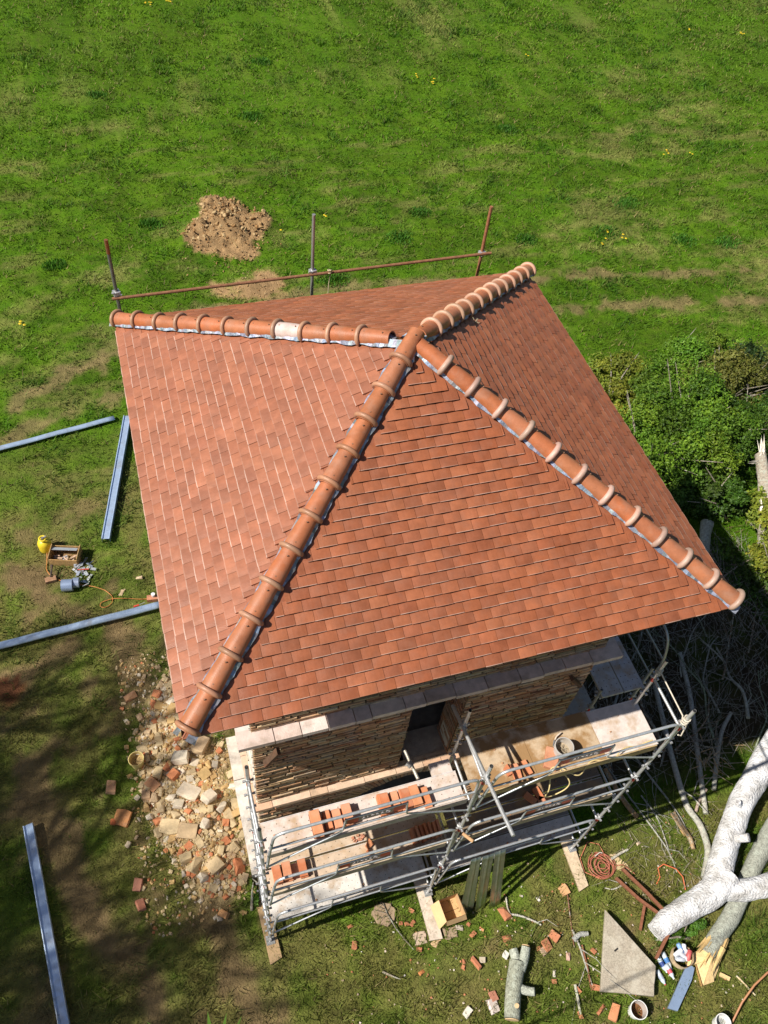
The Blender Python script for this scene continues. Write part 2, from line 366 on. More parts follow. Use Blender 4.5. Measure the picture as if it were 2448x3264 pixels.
for xa, l in ((ox0 + .10, .2), (ox0 + .33, .16), (ox0 + .62, .35)): st.box((xa + .05, Y0 + .02, OZ0 - .012), (l, .1, .03), vary((.55, .40, .28), .1), rotz(random.uniform(-.06, .06)))
st.build('door_sill', M_stone, tower)
pl = MB()
pl.box((ox1 - .004, Y0 + .22, OZ0 + .28), (.02, .3, .42), (.6, .55, .48)); pl.build('plaster_patch', M_stone, tower)
rm = MB(); IN = D_
def room(z0, z1, c):
    a, b, c0, d = X0 + IN, X1 - IN, Y0 + IN, Y1 - IN
    rm.face([(a, d, z0), (b, d, z0), (b, d, z1), (a, d, z1)], c); rm.face([(a, c0, z0), (a, d, z0), (a, d, z1), (a, c0, z1)], c)
    rm.face([(b, c0, z0), (b, d, z0), (b, d, z1), (b, c0, z1)], c); rm.face([(a, c0, z1), (b, c0, z1), (b, d, z1), (a, d, z1)], c)
    rm.face([(a, c0, z0), (b, c0, z0), (b, d, z0), (a, d, z0)], (.3, .27, .23))
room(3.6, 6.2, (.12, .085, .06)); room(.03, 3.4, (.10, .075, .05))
# inner leaf of the front wall round the openings
for (a, b, z0, z1) in ((X0 + IN, ox0, 3.6, 6.2), (ox1, X1 - IN, 3.6, 6.2), (ox0, ox1, OZ1, 6.2), (X0 + IN, CX - ARR, .03, 3.4), (CX + ARR, X1 - IN, .03, 3.4), (CX - ARR, CX + ARR, ARZ + ARR, 3.4)):
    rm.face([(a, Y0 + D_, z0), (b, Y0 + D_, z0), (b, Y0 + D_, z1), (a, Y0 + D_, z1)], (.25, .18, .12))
for k in range(24):
    a0, a1 = math.pi * k / 24, math.pi * (k + 1) / 24
    rm.face([(CX + ARR * math.cos(t_), Y0 + d_, ARZ + ARR * math.sin(t_)) for t_, d_ in ((a0, .34), (a1, .34), (a1, D_), (a0, D_))], (.3, .2, .14))
for s in (-1, 1): rm.face([(CX + s * ARR, Y0, 0), (CX + s * ARR, Y0 + D_, 0), (CX + s * ARR, Y0 + D_, ARZ), (CX + s * ARR, Y0, ARZ)], (.3, .2, .14))
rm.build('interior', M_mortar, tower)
# stone ledge right round the tower, and the string course
def course(name, z0, z1, proj, lens, col, gap, amp, ends=True):
    mb = MB()
    for side in range(4):
        Rz = Matrix.Rotation(side * math.pi / 2, 3, 'Z'); x = -WH - proj; end = WH + proj if side % 2 == 0 else WH - .0
        x = -WH - proj if side % 2 == 0 else -WH
        while x < end - .02:
            l = random.uniform(*lens); b = min(end, x + l)
            if end - b < .12: b = end
            pj = proj + random.uniform(-amp, amp); zz = random.uniform(-amp, amp) * .5
            c = Rz @ Vector(((x + b) / 2, -WH - pj / 2 + .02, 0)); sz = (b - x - gap, pj + .04, z1 - z0)
            mb.box((CX + c.x, CY + c.y, (z0 + z1) / 2 + zz), sz, vary(random.choice(col), .08), Rz); x = b
    return mb.build(name, M_stone, tower)
course('stone_ledge', ZL + .015, ZL + .10, .20, (.22, .5), [(.62, .49, .44), (.67, .55, .50), (.58, .46, .41)], .012, .012)
course('string_course', 3.59, 3.67, .115, (.25, .6), [(.58, .38, .26), (.62, .45, .33), (.60, .42, .30)], .008, .006)
an = MB()
an.box((X0 + .24, Y0 - .07, 5.52), (.05, .1, .4), (.10, .06, .04), Matrix.Rotation(.5, 3, 'Y')); an.build('wall_anchor', M_rust, tower)
an = MB(); an.box((X1 - .24, Y0 - .07, 5.5), (.05, .09, .42), (.10, .06, .04), Matrix.Rotation(-.6, 3, 'Y')); an.build('wall_anchor', M_rust, tower)
pb = MB(); pb.box((X0 - .11, -3.28, .14), (.26, 1.8, .38), (.63, .58, .53)); pb.box((X0 - .11, -1.9, .12), (.25, .9, .34), (.58, .52, .46)); pb.build('plinth', M_stone, tower)
# ---- roof: four slopes of real lapped tiles
RISE = ZT - ZE; LS = math.hypot(A, RISE); NR = 30; EX = LS / NR; TW = 2 * A / 32.0
TC = [(.30, .094, .040), (.32, .102, .045), (.28, .086, .038), (.295, .098, .047), (.26, .084, .039), (.335, .112, .051)]
def clip(poly, side):   # keep the part inside |u| <= (LS - v) * A / LS
    out = []
    f = lambda p: (LS - p[1]) * A / LS - side * p[0]
    for i in range(len(poly)):
        p, q = poly[i], poly[(i + 1) % len(poly)]; a, b = f(p), f(q)
        if a >= 0: out.append(p)
        if (a >= 0) != (b >= 0): t = a / (a - b); out.append((p[0] + (q[0] - p[0]) * t, p[1] + (q[1] - p[1]) * t))
    return out
def slope_frame(side):
    R = Matrix.Rotation(side * math.pi / 2, 3, 'Z')
    u = R @ Vector((1, 0, 0)); v = R @ Vector((0, A / LS, RISE / LS)); n = R @ Vector((0, -RISE / LS, A / LS)); o = Vector((CX, CY, ZE)) + R @ Vector((0, -A, 0))
    return o, u, v, n
for side in range(4):
    o, u, v, n = slope_frame(side); mb = MB(); ragged = [random.uniform(-.02, .02) for _ in range(21)]
    for row in range(NR):
        v0 = row * EX; off = (row % 2) * .5 * TW + random.uniform(-.004, .004); k0 = int(-A / TW) - 2
        for k in range(k0, -k0 + 1):
            ua, ub = k * TW + off, (k + 1) * TW + off
            col = vary(random.choice(TC), .05); lift = random.uniform(-.0015, .002); tw_ = random.uniform(-.0022, .0022); dv = random.uniform(-.003, .003); col = mixc(col, (.56, .36, .30), .10) if side == 3 else col; lipk = random.uniform(.03, .42) if side == 3 else random.uniform(0, .45) ** 1.3  # left-slope tiles mixed paler: sheen and lime bloom painted into the colour
            NS = 4
            for s in range(NS):
                sa, sb = ua + .0018 + (ub - ua - .0036) * s / NS, ua + .0018 + (ub - ua - .0036) * (s + 1) / NS
                P = [(sa, v0 + dv), (sb, v0 + dv), (sb, v0 + EX + .02), (sa, v0 + EX + .02)]
                lim = (LS - v0 - EX) * A / LS - .165 + ragged[k % 7 + 7 * (row % 3)]
                if sa >= lim or sb <= -lim: continue
                ra, rb = max(sa, -lim), min(sb, lim); P = [(ra, P[0][1]), (rb, P[1][1]), (rb, P[2][1]), (ra, P[3][1])]
                if rb - ra < .004: continue
                ends = [(ra, s == 0 or ra > sa), (rb, s == NS - 1 or rb < sb)]
                def hgt(p):
                    t = (p[0] - ua) / TW - .5
                    return .036 + lift + tw_ * t * 2 + (.25 - t * t) * .022 - (p[1] - v0) * .023 / EX
                cut = v0 + dv + (.010 if side == 3 else .007); hi = []; lo = []
                for i in range(len(P)):
                    p, q = P[i], P[(i + 1) % len(P)]
                    (hi if p[1] >= cut else lo).append(p)
                    if (p[1] >= cut) != (q[1] >= cut):
                        t = (cut - p[1]) / (q[1] - p[1]); m_ = (p[0] + (q[0] - p[0]) * t, cut); hi.append(m_); lo.append(m_)
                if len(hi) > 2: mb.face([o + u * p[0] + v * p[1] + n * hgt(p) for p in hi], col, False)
                if len(lo) > 2: mb.face([o + u * p[0] + v * p[1] + n * (hgt(p)) for p in lo], mixc(col, (.78, .66, .58), lipk), False)  # pale lip: worn edge with a thin highlight painted in
                # tail edge and side edges
                e0 = [i for i in range(len(P)) if abs(P[i][1] - (v0 + dv)) < 1e-6]
                if len(e0) >= 2:
                    a, b = P[e0[0]], P[e0[1]]
                    pa, pb_ = o + u * a[0] + v * a[1], o + u * b[0] + v * b[1]
                    mb.face([pa + n * (hgt(a) - .017), pb_ + n * (hgt(b) - .017), pb_ + n * hgt(b), pa + n * hgt(a)], mixc(col, (.16, .07, .04), .35))
                for sx, on in ends:
                    if not on: continue
                    e1 = [i for i in range(len(P)) if abs(P[i][0] - sx) < 1e-6]
                    if len(e1) >= 2:
                        a, b = P[e1[0]], P[e1[1]]; pa, pb_ = o + u * a[0] + v * a[1], o + u * b[0] + v * b[1]
                        mb.face([pa + n * (hgt(a) - .02), pb_ + n * (hgt(b) - .02), pb_ + n * hgt(b), pa + n * hgt(a)], col)
    mb.face([o + u * -A + n * .009, o + u * A + n * .009, o + v * LS + n * .009], (.295, .096, .047))
    mb.build('roof_slope', M_tile, tower)
so = MB()
so.face([(CX - A, CY - A, ZE - .03), (CX + A, CY - A, ZE - .03), (CX + A, CY + A, ZE - .03), (CX - A, CY + A, ZE - .03)], (.3, .2, .12))
for s in range(4):
    R = Matrix.Rotation(s * math.pi / 2, 3, 'Z'); q = [R @ Vector(p) + Vector((CX, CY, 0)) for p in ((-A, -A + .004, ZE - .03), (A, -A + .004, ZE - .03), (A, -A + .004, ZE + .003), (-A, -A + .004, ZE + .003))]
    so.face(q, (.25, .16, .1))
so.build('eaves_soffit', M_wood, tower)
# ---- hips: half-round tiles with a thick collar, crinkled lead underneath
HC = (.40, .128, .052)
def hip(sx, sy, n_t, t_end, collar, white=None, rr=.103, ts=-.04):
    foot = Vector((CX + sx * A, CY + sy * A, ZE + .02)); apex = Vector((CX, CY, ZT + .02)); ax = (apex - foot); Lh = ax.length; ax.normalize()
    up = (Vector((0, 0, 1)) - ax * ax.z).normalized(); sd = ax.cross(up)
    st_ = (Lh + t_end - ts) / n_t
    for k in range(n_t):
        mb = MB(); t0 = ts + k * st_; t1 = t0 + st_ + .03; base = mixc(HC, (.38, .16, .085), random.random() * .7)
        if white == k: base = (.62, .5, .46)
        base = vary(base, .09); n = 14; jt = random.uniform(-.009, .009)
        prof = [(0, rr + .010), (.1, rr + .008), (.3, rr), (st_ * .8, rr - .004), (st_ + .03, rr - .008)]
        rings = []
        for dt, r_ in prof:
            rings.append([foot + ax * (t0 + dt) + (sd * (math.cos(math.pi * (q / n) * 1.12 - .06 * math.pi)) + up * (math.sin(math.pi * (q / n) * 1.12 - .06 * math.pi))) * r_ + up * (.012 + jt) for q in range(n + 1)])
        vs = [p for R_ in rings for p in R_]
        fs = [(i * (n + 1) + q, i * (n + 1) + q + 1, (i + 1) * (n + 1) + q + 1, (i + 1) * (n + 1) + q) for i in range(len(rings) - 1) for q in range(n)]
        mb.add(vs, fs, base, True)
        inner = [[p - (p - (foot + ax * (t0 + prof[i][0]))).normalized() * .014 for p in R_] for i, R_ in enumerate(rings)]
        vs = [p for R_ in inner for p in R_]; mb.add(vs, [tuple(reversed(f)) for f in fs], mixc(base, (.3, .12, .06), .4), True)
        for R_, I_ in ((rings[0], inner[0]), (rings[-1], inner[-1])):
            for q in range(n): mb.face([R_[q], R_[q + 1], I_[q + 1], I_[q]], base)
        # collar roll at the lower end
        arc = [foot + ax * (t0 + .035) + (sd * math.cos(t) + up * math.sin(t)) * (rr + .022) + up * (.012 + jt) for t in [(-.10 + 1.2 * q / 16) * math.pi for q in range(17)]]
        mb.tube(arc, [(1.0 if sx * sy < 0 and sx > 0 else .8) * (.024 + .012) * min(1, 2.5 * min(q, 16 - q) / 8 + .55) for q in range(17)], vary(mixc(collar, (.34, .22, .16), random.random() * .5), .14), 8)
        # nail heads
        for tt in (.11, st_ - .06):
            mb.box(foot + ax * (t0 + tt) + up * (rr + .012 + jt) + sd * .03, (.014, .014, .012), (.25, .14, .09))
        mb.build('hip_tile', M_hip, tower)
    # lead either side
    for s in (-1, 1):
        mb = MB(); horiz = Vector((sx, sy, 0)).normalized(); q0 = None
        nrm = Vector((sx * RISE, 0, A)).normalized() if (s * sd.x * sx > 0) else Vector((0, sy * RISE, A)).normalized()
        lat = nrm.cross(ax); lat = lat if lat.dot(sd) * s > 0 else -lat
        m = 90; ph = random.random() * 9
        for k in range(m + 1):
            t = (Lh - .05) * k / m; wv = .128 + .009 * math.sin(k * .9 + ph) + random.uniform(-.008, .008)
            P = [foot + ax * t + lat * .03 + nrm * .055, foot + ax * t + lat * (wv * .72) + nrm * (.034 + random.uniform(0, .016)), foot + ax * t + lat * wv + nrm * (.026 + random.uniform(0, .006))]
            if q0:
                c = vary((.27, .30, .37), .45)
                for j in (0, 1): mb.face([q0[j], q0[j + 1], P[j + 1], P[j]], c, False)
            q0 = P
        mb.build('lead_flashing', M_lead, tower)
hip(-1, -1, 12, .10, (.38, .18, .10), ts=.08)
hip(1, -1, 12, -.10, (.50, .33, .27), ts=.06)
hip(-1, 1, 11, -.30, (.42, .22, .13), white=7, ts=.05)
hip(1, 1, 12, -.24, (.52, .30, .20))
mp = MB()
for k in range(8): mp.box((CX + random.uniform(-.2, .16), CY + random.uniform(.08, .22), ZT + random.uniform(-.11, -.05)), (.12, .08, .02), vary((.34, .36, .42), .2), Matrix.Rotation(random.uniform(-.6, .6), 3, 'Y') @ rotz(random.random() * 3))
mp.build('apex_lead', M_lead, tower)
tw = MB()
for k in range(6):
    o, u, v, n = slope_frame(1); p = o + u * (.95) + v * 2.35 + n * .04; tw.tube([p, p + u * random.uniform(-.07, .07) + v * random.uniform(-.07, .07) + n * .03], [.006, .003], (.45, .38, .25), 5)
tag(tw.build('bird_nest_tuft', M_wood), 'small tuft of dry straw caught on the right slope of the tiled roof', 'straw')
# ================================================================ FRONT SCAFFOLD
FX = [-3.34, -.36, 2.63]; YO, YI = -5.28, -4.50; DZ = [.86, 2.90, 4.95]; ZP = 6.40
G = (.60, .61, .63); RED = (.65, .05, .04)
scaf = empty('scaffold', (FX[1], YO, 0), 'galvanised steel scaffold of three working levels across the front of the brick tower', 'scaffold')
def post(x, y, par, z0=.09, z1=ZP, tape=(1.82, 3.83, 5.83), col=G, r=.026):
    mb = MB(); mb.tube([(x, y, z0), (x, y, z1)], r, col, 12, cap=False)
    mb.tube([(x, y, z1), (x, y, z1 - .12)], r - .006, (.05, .05, .05), 10)
    mb.box((x, y, z0 - .005), (.15, .15, .012), (.4, .4, .4))
    for t in tape:
        mb.tube([(x, y, t - .05), (x, y, t + .05)], r + .0015, RED, 12, cap=False); mb.tube([(x, y, t + .07), (x, y, t + .17)], r + .006, col, 12)
    z = .45
    while z < z1 - .1:
        for dx, dy in ((.045, 0), (-.045, 0), (0, .045), (0, -.045)):
            mb.tube([(x + dx * .6, y + dy * .6, z - .015), (x + dx * 1.25, y + dy * 1.25, z - .015)], .014, vary((.35, .35, .37), .1), 6)
            mb.box((x + dx * 1.3, y + dy * 1.3, z - .015), (.03, .03, .03), (.5, .5, .52))
        z += .5
    return mb.build('standard', M_galv, par)
for x in FX:
    post(x, YO, scaf); post(x, YI, scaf)
    for z in (.35, .8, 1.82, 2.84, 3.83, 4.89, 5.85):
        mb = MB(); mb.tube([(x, YI, z), (x, YO, z)], .021, G, 10); mb.build('transom', M_galv, scaf)
def font_mesh(txt, size, ext=.002):
    cu = bpy.data.curves.new('letters', 'FONT'); cu.body = txt; cu.size = size; cu.align_x = 'CENTER'; cu.align_y = 'CENTER'; cu.extrude = ext
    ob = bpy.data.objects.new('letters', cu); COL.objects.link(ob); bpy.context.view_layer.update()
    me = bpy.data.meshes.new_from_object(ob.evaluated_get(bpy.context.evaluated_depsgraph_get()))
    bpy.data.objects.remove(ob); bpy.data.curves.remove(cu); return me
LET = font_mesh('ALTRAD', .105)
at = LET.color_attributes.new('Col', 'FLOAT_COLOR', 'POINT'); at.data.foreach_set('color', [.55, .5, .52, 1] * len(LET.vertices)); LET.materials.clear(); LET.materials.append(M_paint)
def guardrail(xa, xb, zd, plate):
    y = YO - .03; a, b = xa + .09, xb - .10; zt = zd + 1.17; zb = zd - .12; zm = zd + .66; xm = (a + b) / 2; h = .43
    mb = MB(); gp = vary((.56, .585, .62), .05)
    mb.tube(round_poly([(xa + .05, y, zb), (xa + .10, y, zd + .55), (a + .08, y, zt), (b - .02, y, zt), (xb - .08, y, zd + .6), (xb - .05, y, zb)], .17, 6), .021, gp, 10)
    mb.tube([(a + .01, y, zm), (b, y, zm)], .015, gp, 8)
    for s in (-1, 1):
        x_ = xm + s * h
        mb.tube(round_poly([(x_ - s * .02, y, zm + .36), (x_, y - .01, zm - .02), (x_ + s * .04, y, zm - .13), ((xa + .06) if s < 0 else (xb - .06), y, zb + .02)], .05, 4), .014, gp, 8)
    mb.tube([(xm - h + .02, y, zm + .335), (xm + h - .02, y, zm + .335)], .012, gp, 8)
    o = mb.build('guardrail', M_galv, scaf)
    if plate:
        pm = MB(); pm.box((xm, y, zm + .235), (2 * h - .06, .006, .17), (.42, .30, .31)); 
        for sx_ in (-1, 1): pm.box((xm + sx_ * (h - .12), y - .004, zm + .235), (.15, .006, .165), (.55, .06, .06))
        p = pm.build('name_plate', M_paint, o)
        l = bpy.data.objects.new('lettering', LET); COL.objects.link(l); l.parent = o; l.rotation_euler = (math.pi / 2, 0, 0); l.location = Vector((xm, y - .010, zm + .235)) - Vector(scaf.location)
    return o
for bay in (0, 1):
    for lv in (0, 1, 2): guardrail(FX[bay], FX[bay + 1], DZ[lv], lv > 0)
def plank(x0, x1, y0, y1, z, col, holes=True, mat=None, name='deck_plank', par=None, dark=(.06, .05, .04)):
    mb = MB(); w_, l_ = y1 - y0, x1 - x0; t = .055
    mb.box(((x0 + x1) / 2, (y0 + y1) / 2, z - t / 2), (l_, w_, t), col)
    for y_ in (y0 + .006, y1 - .006): mb.box(((x0 + x1) / 2, y_, z + .004), (l_, .012, .012), mixc(col, (.6, .6, .62), .5))
    if holes:
        nxh = int(l_ / .085); nyh = max(2, int(w_ / .075))
        for i in range(nxh):
            for j in range(nyh):
                if (i + j) % 2: continue
                cx_, cy_ = x0 + (i + .5) * l_ / nxh, y0 + .03 + (j + .5) * (w_ - .06) / nyh
                mb.add([(cx_ + .0075 * math.cos(q * math.pi / 3), cy_ + .0075 * math.sin(q * math.pi / 3), z + .0022) for q in range(6)], [(0, 1, 2, 3, 4, 5)], dark)
    return mb.build(name, mat or M_deck, par or scaf)
WP = (.62, .53, .49); TN = (.52, .41, .31)
# left bay
plank(-3.27, -.43, -5.17, -4.76, DZ[2], WP)
plank(-3.27, -.43, -4.82, -4.52, DZ[1], TN); plank(-3.27, -.43, -5.17, -4.85, DZ[1], (.54, .42, .32))
plank(-3.27, -.43, -5.15, -4.74, DZ[0], (.66, .62, .58))
plank(-.76, -.45, -4.74, -4.55, DZ[2] - .06, WP, False)
# right bay
plank(-.28, .72, -5.17, -4.38, DZ[2], (.52, .40, .28), False, M_ply); plank(.725, 1.83, -5.17, -4.40, DZ[2], (.50, .38, .26), False, M_ply)
plank(1.835, 2.70, -5.17, -4.42, DZ[2], (.64, .56, .52), False)
plank(-.28, 2.55, -4.84, -4.53, DZ[1], (.20, .15, .11)); plank(-.28, 2.55, -5.17, -4.87, DZ[1], (.24, .18, .13), False)  # shaded right-bay planks given darker colours to deepen the shade
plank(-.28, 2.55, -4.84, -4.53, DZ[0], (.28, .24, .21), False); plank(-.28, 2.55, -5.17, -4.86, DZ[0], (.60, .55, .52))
for (x0, x1, z, c) in ((-3.27, -.43, DZ[2], (.54, .46, .40)), (-.28, 2.6, DZ[2], (.52, .38, .2)), (-3.27, -.43, DZ[1], (.55, .45, .33)), (-.28, 2.55, DZ[1], (.5, .4, .28))):
    mb = MB(); mb.box(((x0 + x1) / 2, YO + .06, z + .05), (x1 - x0, .028, .15), c); mb.build('toe_board', M_wood, scaf)
for (x0, z0_, x1, z1_) in ((FX[1] + .05, 2.85, FX[2] - .05, 4.85),):
    mb = MB(); mb.tube([(x0, YI + .03, z0_), (x1, YI + .03, z1_)], .02, G, 8); mb.build('brace', M_galv, scaf)
# tie tube through the middle frame, clamps
mb = MB(); mb.tube([(-.40, -4.16, 5.86), (-.38, -5.30, 6.08), (-.36, -6.12, 6.22)], .027, (.52, .53, .55), 12); mb.build('tie_tube', M_galv, scaf)
for x_, y_, z_ in ((-.37, -4.5, 5.88), (-.37, -5.28, 6.06), (-1.05, -4.52, 5.0)):
    mb = MB(); mb.box((x_, y_, z_), (.075, .075, .06), (.45, .45, .46), rotz(.4)); mb.tube([(x_ - .07, y_, z_), (x_ + .07, y_, z_)], .012, (.5, .5, .5), 6); mb.build('clamp', M_galv, scaf)
mb = MB(); mb.tube([(-1.05, -4.3, 4.98), (-1.0, -4.75, 5.0)], .025, (.62, .58, .5), 10); mb.build('putlog_tube', M_galv, scaf)
mb = MB(); mb.tube([(-.34, -5.36, 3.86), (-.24, -5.52, 3.9)], .028, (.5, .3, .16), 8); mb.build('wood_wedge', M_wood, scaf)
def coil(c, r, turns, rt, col, name, label, jit=.01, flat=.02, ends=None, mat=M_rope, grp=None):
    pts = []
    for k in range(int(turns * 18) + 1):
        t = k / 18 * 2 * math.pi; rr_ = r * (1 + random.uniform(-jit, jit) * 3); pts.append((c[0] + rr_ * math.cos(t), c[1] + rr_ * math.sin(t), c[2] + flat * k / 18 + random.uniform(0, jit)))
    if ends: pts += ends
    mb = MB(); mb.tube(pts, rt, col, 7); return tag(mb.build(name, mat), label, 'rope' if 'rope' in name else 'hose', grp)
rp = [(2.63 + .04 * math.cos(k * .7), YI + .04 * math.sin(k * .7), 6.03 + .006 * k) for k in range(22)] + [(2.63, -4.6, 6.1), (2.635, -5.2, 6.06)] + [(2.63 + .043 * math.cos(k * .7 + 1.6), YO + .043 * math.sin(k * .7 + 1.6), 6.0 + .006 * k) for k in range(30)] + [(2.69, -5.3, 5.95), (2.66, -5.36, 5.72), (2.60, -5.35, 5.76)]
mb = MB(); mb.tube(rp, .011, (.62, .56, .47), 6); tag(mb.build('rope', M_rope), 'pale rope stretched between the tops of the two right scaffold posts', 'rope')
# sole boards
def board(name, P, h, z, col, mat, label, cat, grp=None, tilt=None):
    mb = MB(); lo = [Vector((p[0], p[1], z + (tilt[i] if tilt else 0))) for i, p in enumerate(P)]; hi = [p + Vector((0, 0, h)) for p in lo]
    n = len(P); mb.face(list(reversed(lo)), col); mb.face(hi, col)
    for i in range(n): mb.face([lo[i], lo[(i + 1) % n], hi[(i + 1) % n], hi[i]], mixc(col, (.2, .15, .1), .25))
    return tag(mb.build(name, mat), label, cat, grp)
board('sole_board', [(-3.47, -4.3), (-3.42, -5.66), (-3.20, -5.60), (-3.24, -4.3)][::-1], .045, .035, (.40, .27, .15), M_wood, 'brown plank under the left scaffold posts beside the rubble', 'plank', 'planks under the scaffold feet')
board('sole_board', [(-.54, -4.3), (-.58, -6.07), (-.35, -6.10), (-.28, -4.3)][::-1], .05, .035, (.62, .52, .43), M_wood, 'cracked pale plank under the middle scaffold posts with a carton on its end', 'plank', 'planks under the scaffold feet')
board('sole_board', [(2.50, -4.3), (2.44, -6.05), (2.65, -6.0), (2.76, -4.3)][::-1], .05, .035, (.60, .47, .33), M_wood, 'tan plank under the right scaffold posts next to the red hose coil', 'plank', 'planks under the scaffold feet')
# ================================================================ SIDE AND BACK SCAFFOLDS
side = empty('scaffold', (3.2, -4.1, 0), 'shaded scaffold with perforated planks along the right wall of the tower', 'scaffold')
for x in (2.42, 3.22):
    for y in (-4.02, -1.1, 1.5): post(x, y, side, .02, 4.62 if x < 3 else 5.0, (3.9,), vary((.42, .43, .44), .1), .024)
def plank_y(x0, x1, y0, y1, z, col):
    mb = MB(); mb.box(((x0 + x1) / 2, (y0 + y1) / 2, z - .025), (x1 - x0, y1 - y0, .05), col)
    for i in range(int((y1 - y0) / .1)):
        for j in range(4):
            if i % 4 == 3: continue
            cx_, cy_ = x0 + .05 + j * (x1 - x0 - .1) / 3, y0 + .06 + i * .1
            mb.add([(cx_ + .009 * math.cos(q * math.pi / 3), cy_ + .009 * math.sin(q * math.pi / 3), z + .002) for q in range(6)], [(0, 1, 2, 3, 4, 5)], (.05, .05, .06))
    return mb.build('deck_plank', M_deck, side)
for ya, yb in ((-4.1, -1.1), (-1.08, 1.7)):
    plank_y(2.44, 2.82, ya, yb, 4.5, (.50, .49, .50)); plank_y(2.84, 3.2, ya, yb, 4.5, (.50, .50, .54)); 
    mb = MB(); x_ = 3.27
    mb.tube(round_poly([(x_, ya - .0, 4.45), (x_, ya + .05, 5.35), (x_, ya + .22, 5.78), (x_, yb - .2, 5.78), (x_, yb - .05, 5.3), (x_, yb - .02, 4.45)], .2, 6), .021, (.42, .44, .45), 10)
    mb.tube([(x_, ya + .05, 5.28), (x_, yb - .05, 5.28)], .015, (.42, .44, .45), 8); mb.tube([(x_, ya + .05, 4.72), (x_, yb - .05, 4.72)], .015, (.42, .44, .45), 8); mb.build('guardrail', M_galv, side)
    for z in (1.0, 2.5): plank_y(2.44, 3.2, ya, yb, z, (.35, .33, .31))
back = empty('scaffold', (-.9, 2.3, 0), 'three bare scaffold poles with a rusty rail standing behind the back edge of the roof', 'scaffold')
for x, zt, c, mt in ((-3.87, 9.4, (.20, .20, .19), M_galv), (-.88, 9.5, (.38, .38, .38), M_galv), (2.0, 9.35, (.30, .13, .07), M_rust)):
    mb = MB(); mb.tube([(x - .02, 2.28, 0), (x, 2.28, zt)], .027, c, 12); 
    if x < -3: mb.tube([(x, 2.28, zt - .22), (x, 2.28, zt + .003)], .0285, (.32, .13, .06), 12)
    mb.build('pole', mt, back)
    mb = MB(); zz = 8.5; mb.box((x, 2.27, zz), (.10, .09, .07), (.55, .55, .58), rotz(.3)); mb.tube([(x - .07, 2.24, zz + .03), (x + .07, 2.24, zz - .02)], .014, (.6, .6, .62), 6); mb.tube([(x - .05, 2.3, zz - .04), (x - .05, 2.22, zz + .05)], .014, (.6, .6, .62), 6); mb.build('clamp', M_galv, back)
mb = MB(); mb.tube([(-3.95, 2.22, 8.44), (-.9, 2.22, 8.48), (2.14, 2.22, 8.52)], .024, (.24, .115, .065), 12); mb.build('rail', M_rust, back)
mb = MB(); mb.tube([(-3.87, 2.28, 6.5), (2.0, 2.28, 6.5)], .024, (.3, .3, .3), 10); mb.build('ledger', M_galv, back)
mb = MB(); mb.tube([(-.62 + .03 * math.cos(k * .8), 2.22 + .033 * math.sin(k * .8), 8.46 + .006 * k) for k in range(16)] + [(-.63, 2.2, 8.3), (-.64, 2.2, 7.6)], .008, (.55, .47, .3), 6); tag(mb.build('rope', M_rope), 'thin cord knotted on the rusty rail behind the roof', 'rope')
#OBJECTS
# ================================================================ BRICKS AND TOOLS ON THE SCAFFOLD
BC = [(.56, .20, .09), (.60, .24, .12), (.52, .18, .085), (.58, .26, .15)]
def one_brick(c, size, rz, label, cat, group, col=None, tilt=(0, 0), broken=False, name='brick'):
    bm = bmesh.new(); bmesh.ops.create_cube(bm, size=1)
    for v_ in bm.verts: v_.co = Vector((v_.co.x * size[0], v_.co.y * size[1], v_.co.z * size[2]))
    if broken:
        bmesh.ops.bisect_plane(bm, geom=bm.verts[:] + bm.edges[:] + bm.faces[:], plane_co=(size[0] * .1, size[1] * .22, 0), plane_no=(random.uniform(-.6, .6), 1, random.uniform(-.3, .3)), clear_outer=True)
        bmesh.ops.holes_fill(bm, edges=[e_ for e_ in bm.edges if e_.is_boundary])
    bmesh.ops.bevel(bm, geom=bm.edges[:], offset=min(size) * .09, segments=1, affect='EDGES')
    M = Matrix.Rotation(rz, 3, 'Z') @ Matrix.Rotation(tilt[0], 3, 'X') @ Matrix.Rotation(tilt[1], 3, 'Y')
    mb = MB(); mb.add([M @ v_.co + Vector(c) for v_ in bm.verts], [[v_.index for v_ in f.verts] for f in bm.faces], vary(col or random.choice(BC), .12)); bm.free()
    return tag(mb.build(name, M_clay), label, cat, group)
ORD = ['first', 'second', 'third', 'fourth', 'fifth', 'sixth', 'seventh', 'eighth', 'ninth', 'tenth', 'eleventh', 'twelfth']
TOPG = 'new bricks stacked on the top scaffold deck'
stacks = [(-2.54, -5.0, 4, .14, .32), (-2.375, -4.99, 2, .10, .25), (-2.245, -4.98, 2, .115, .25), (-2.11, -4.975, 3, .12, .26), (-1.585, -4.97, 3, .135, .27), (-1.40, -4.985, 2, .12, .26), (-1.265, -4.985, 3, .135, .26), (-1.115, -4.985, 3, .135, .28), (-.97, -5.03, 2, .11, .26)]
for si, (x, y, nb, wx, wy) in enumerate(stacks):
    for lv in range(nb):
        pos = 'topmost' if lv == nb - 1 else ('bottom' if lv == 0 else ('middle' if nb == 3 else ORD[lv] + ' from bottom'))
        one_brick((x + random.uniform(-.012, .012) + (.02 if lv == nb - 1 and si == 4 else 0), y + random.uniform(-.02, .02), DZ[2] + .026 + lv * .051), (wx, wy, .048), random.uniform(-.03, .03), f'{pos} orange brick of the {ORD[si]} stack from the left on the top deck', 'brick', TOPG)
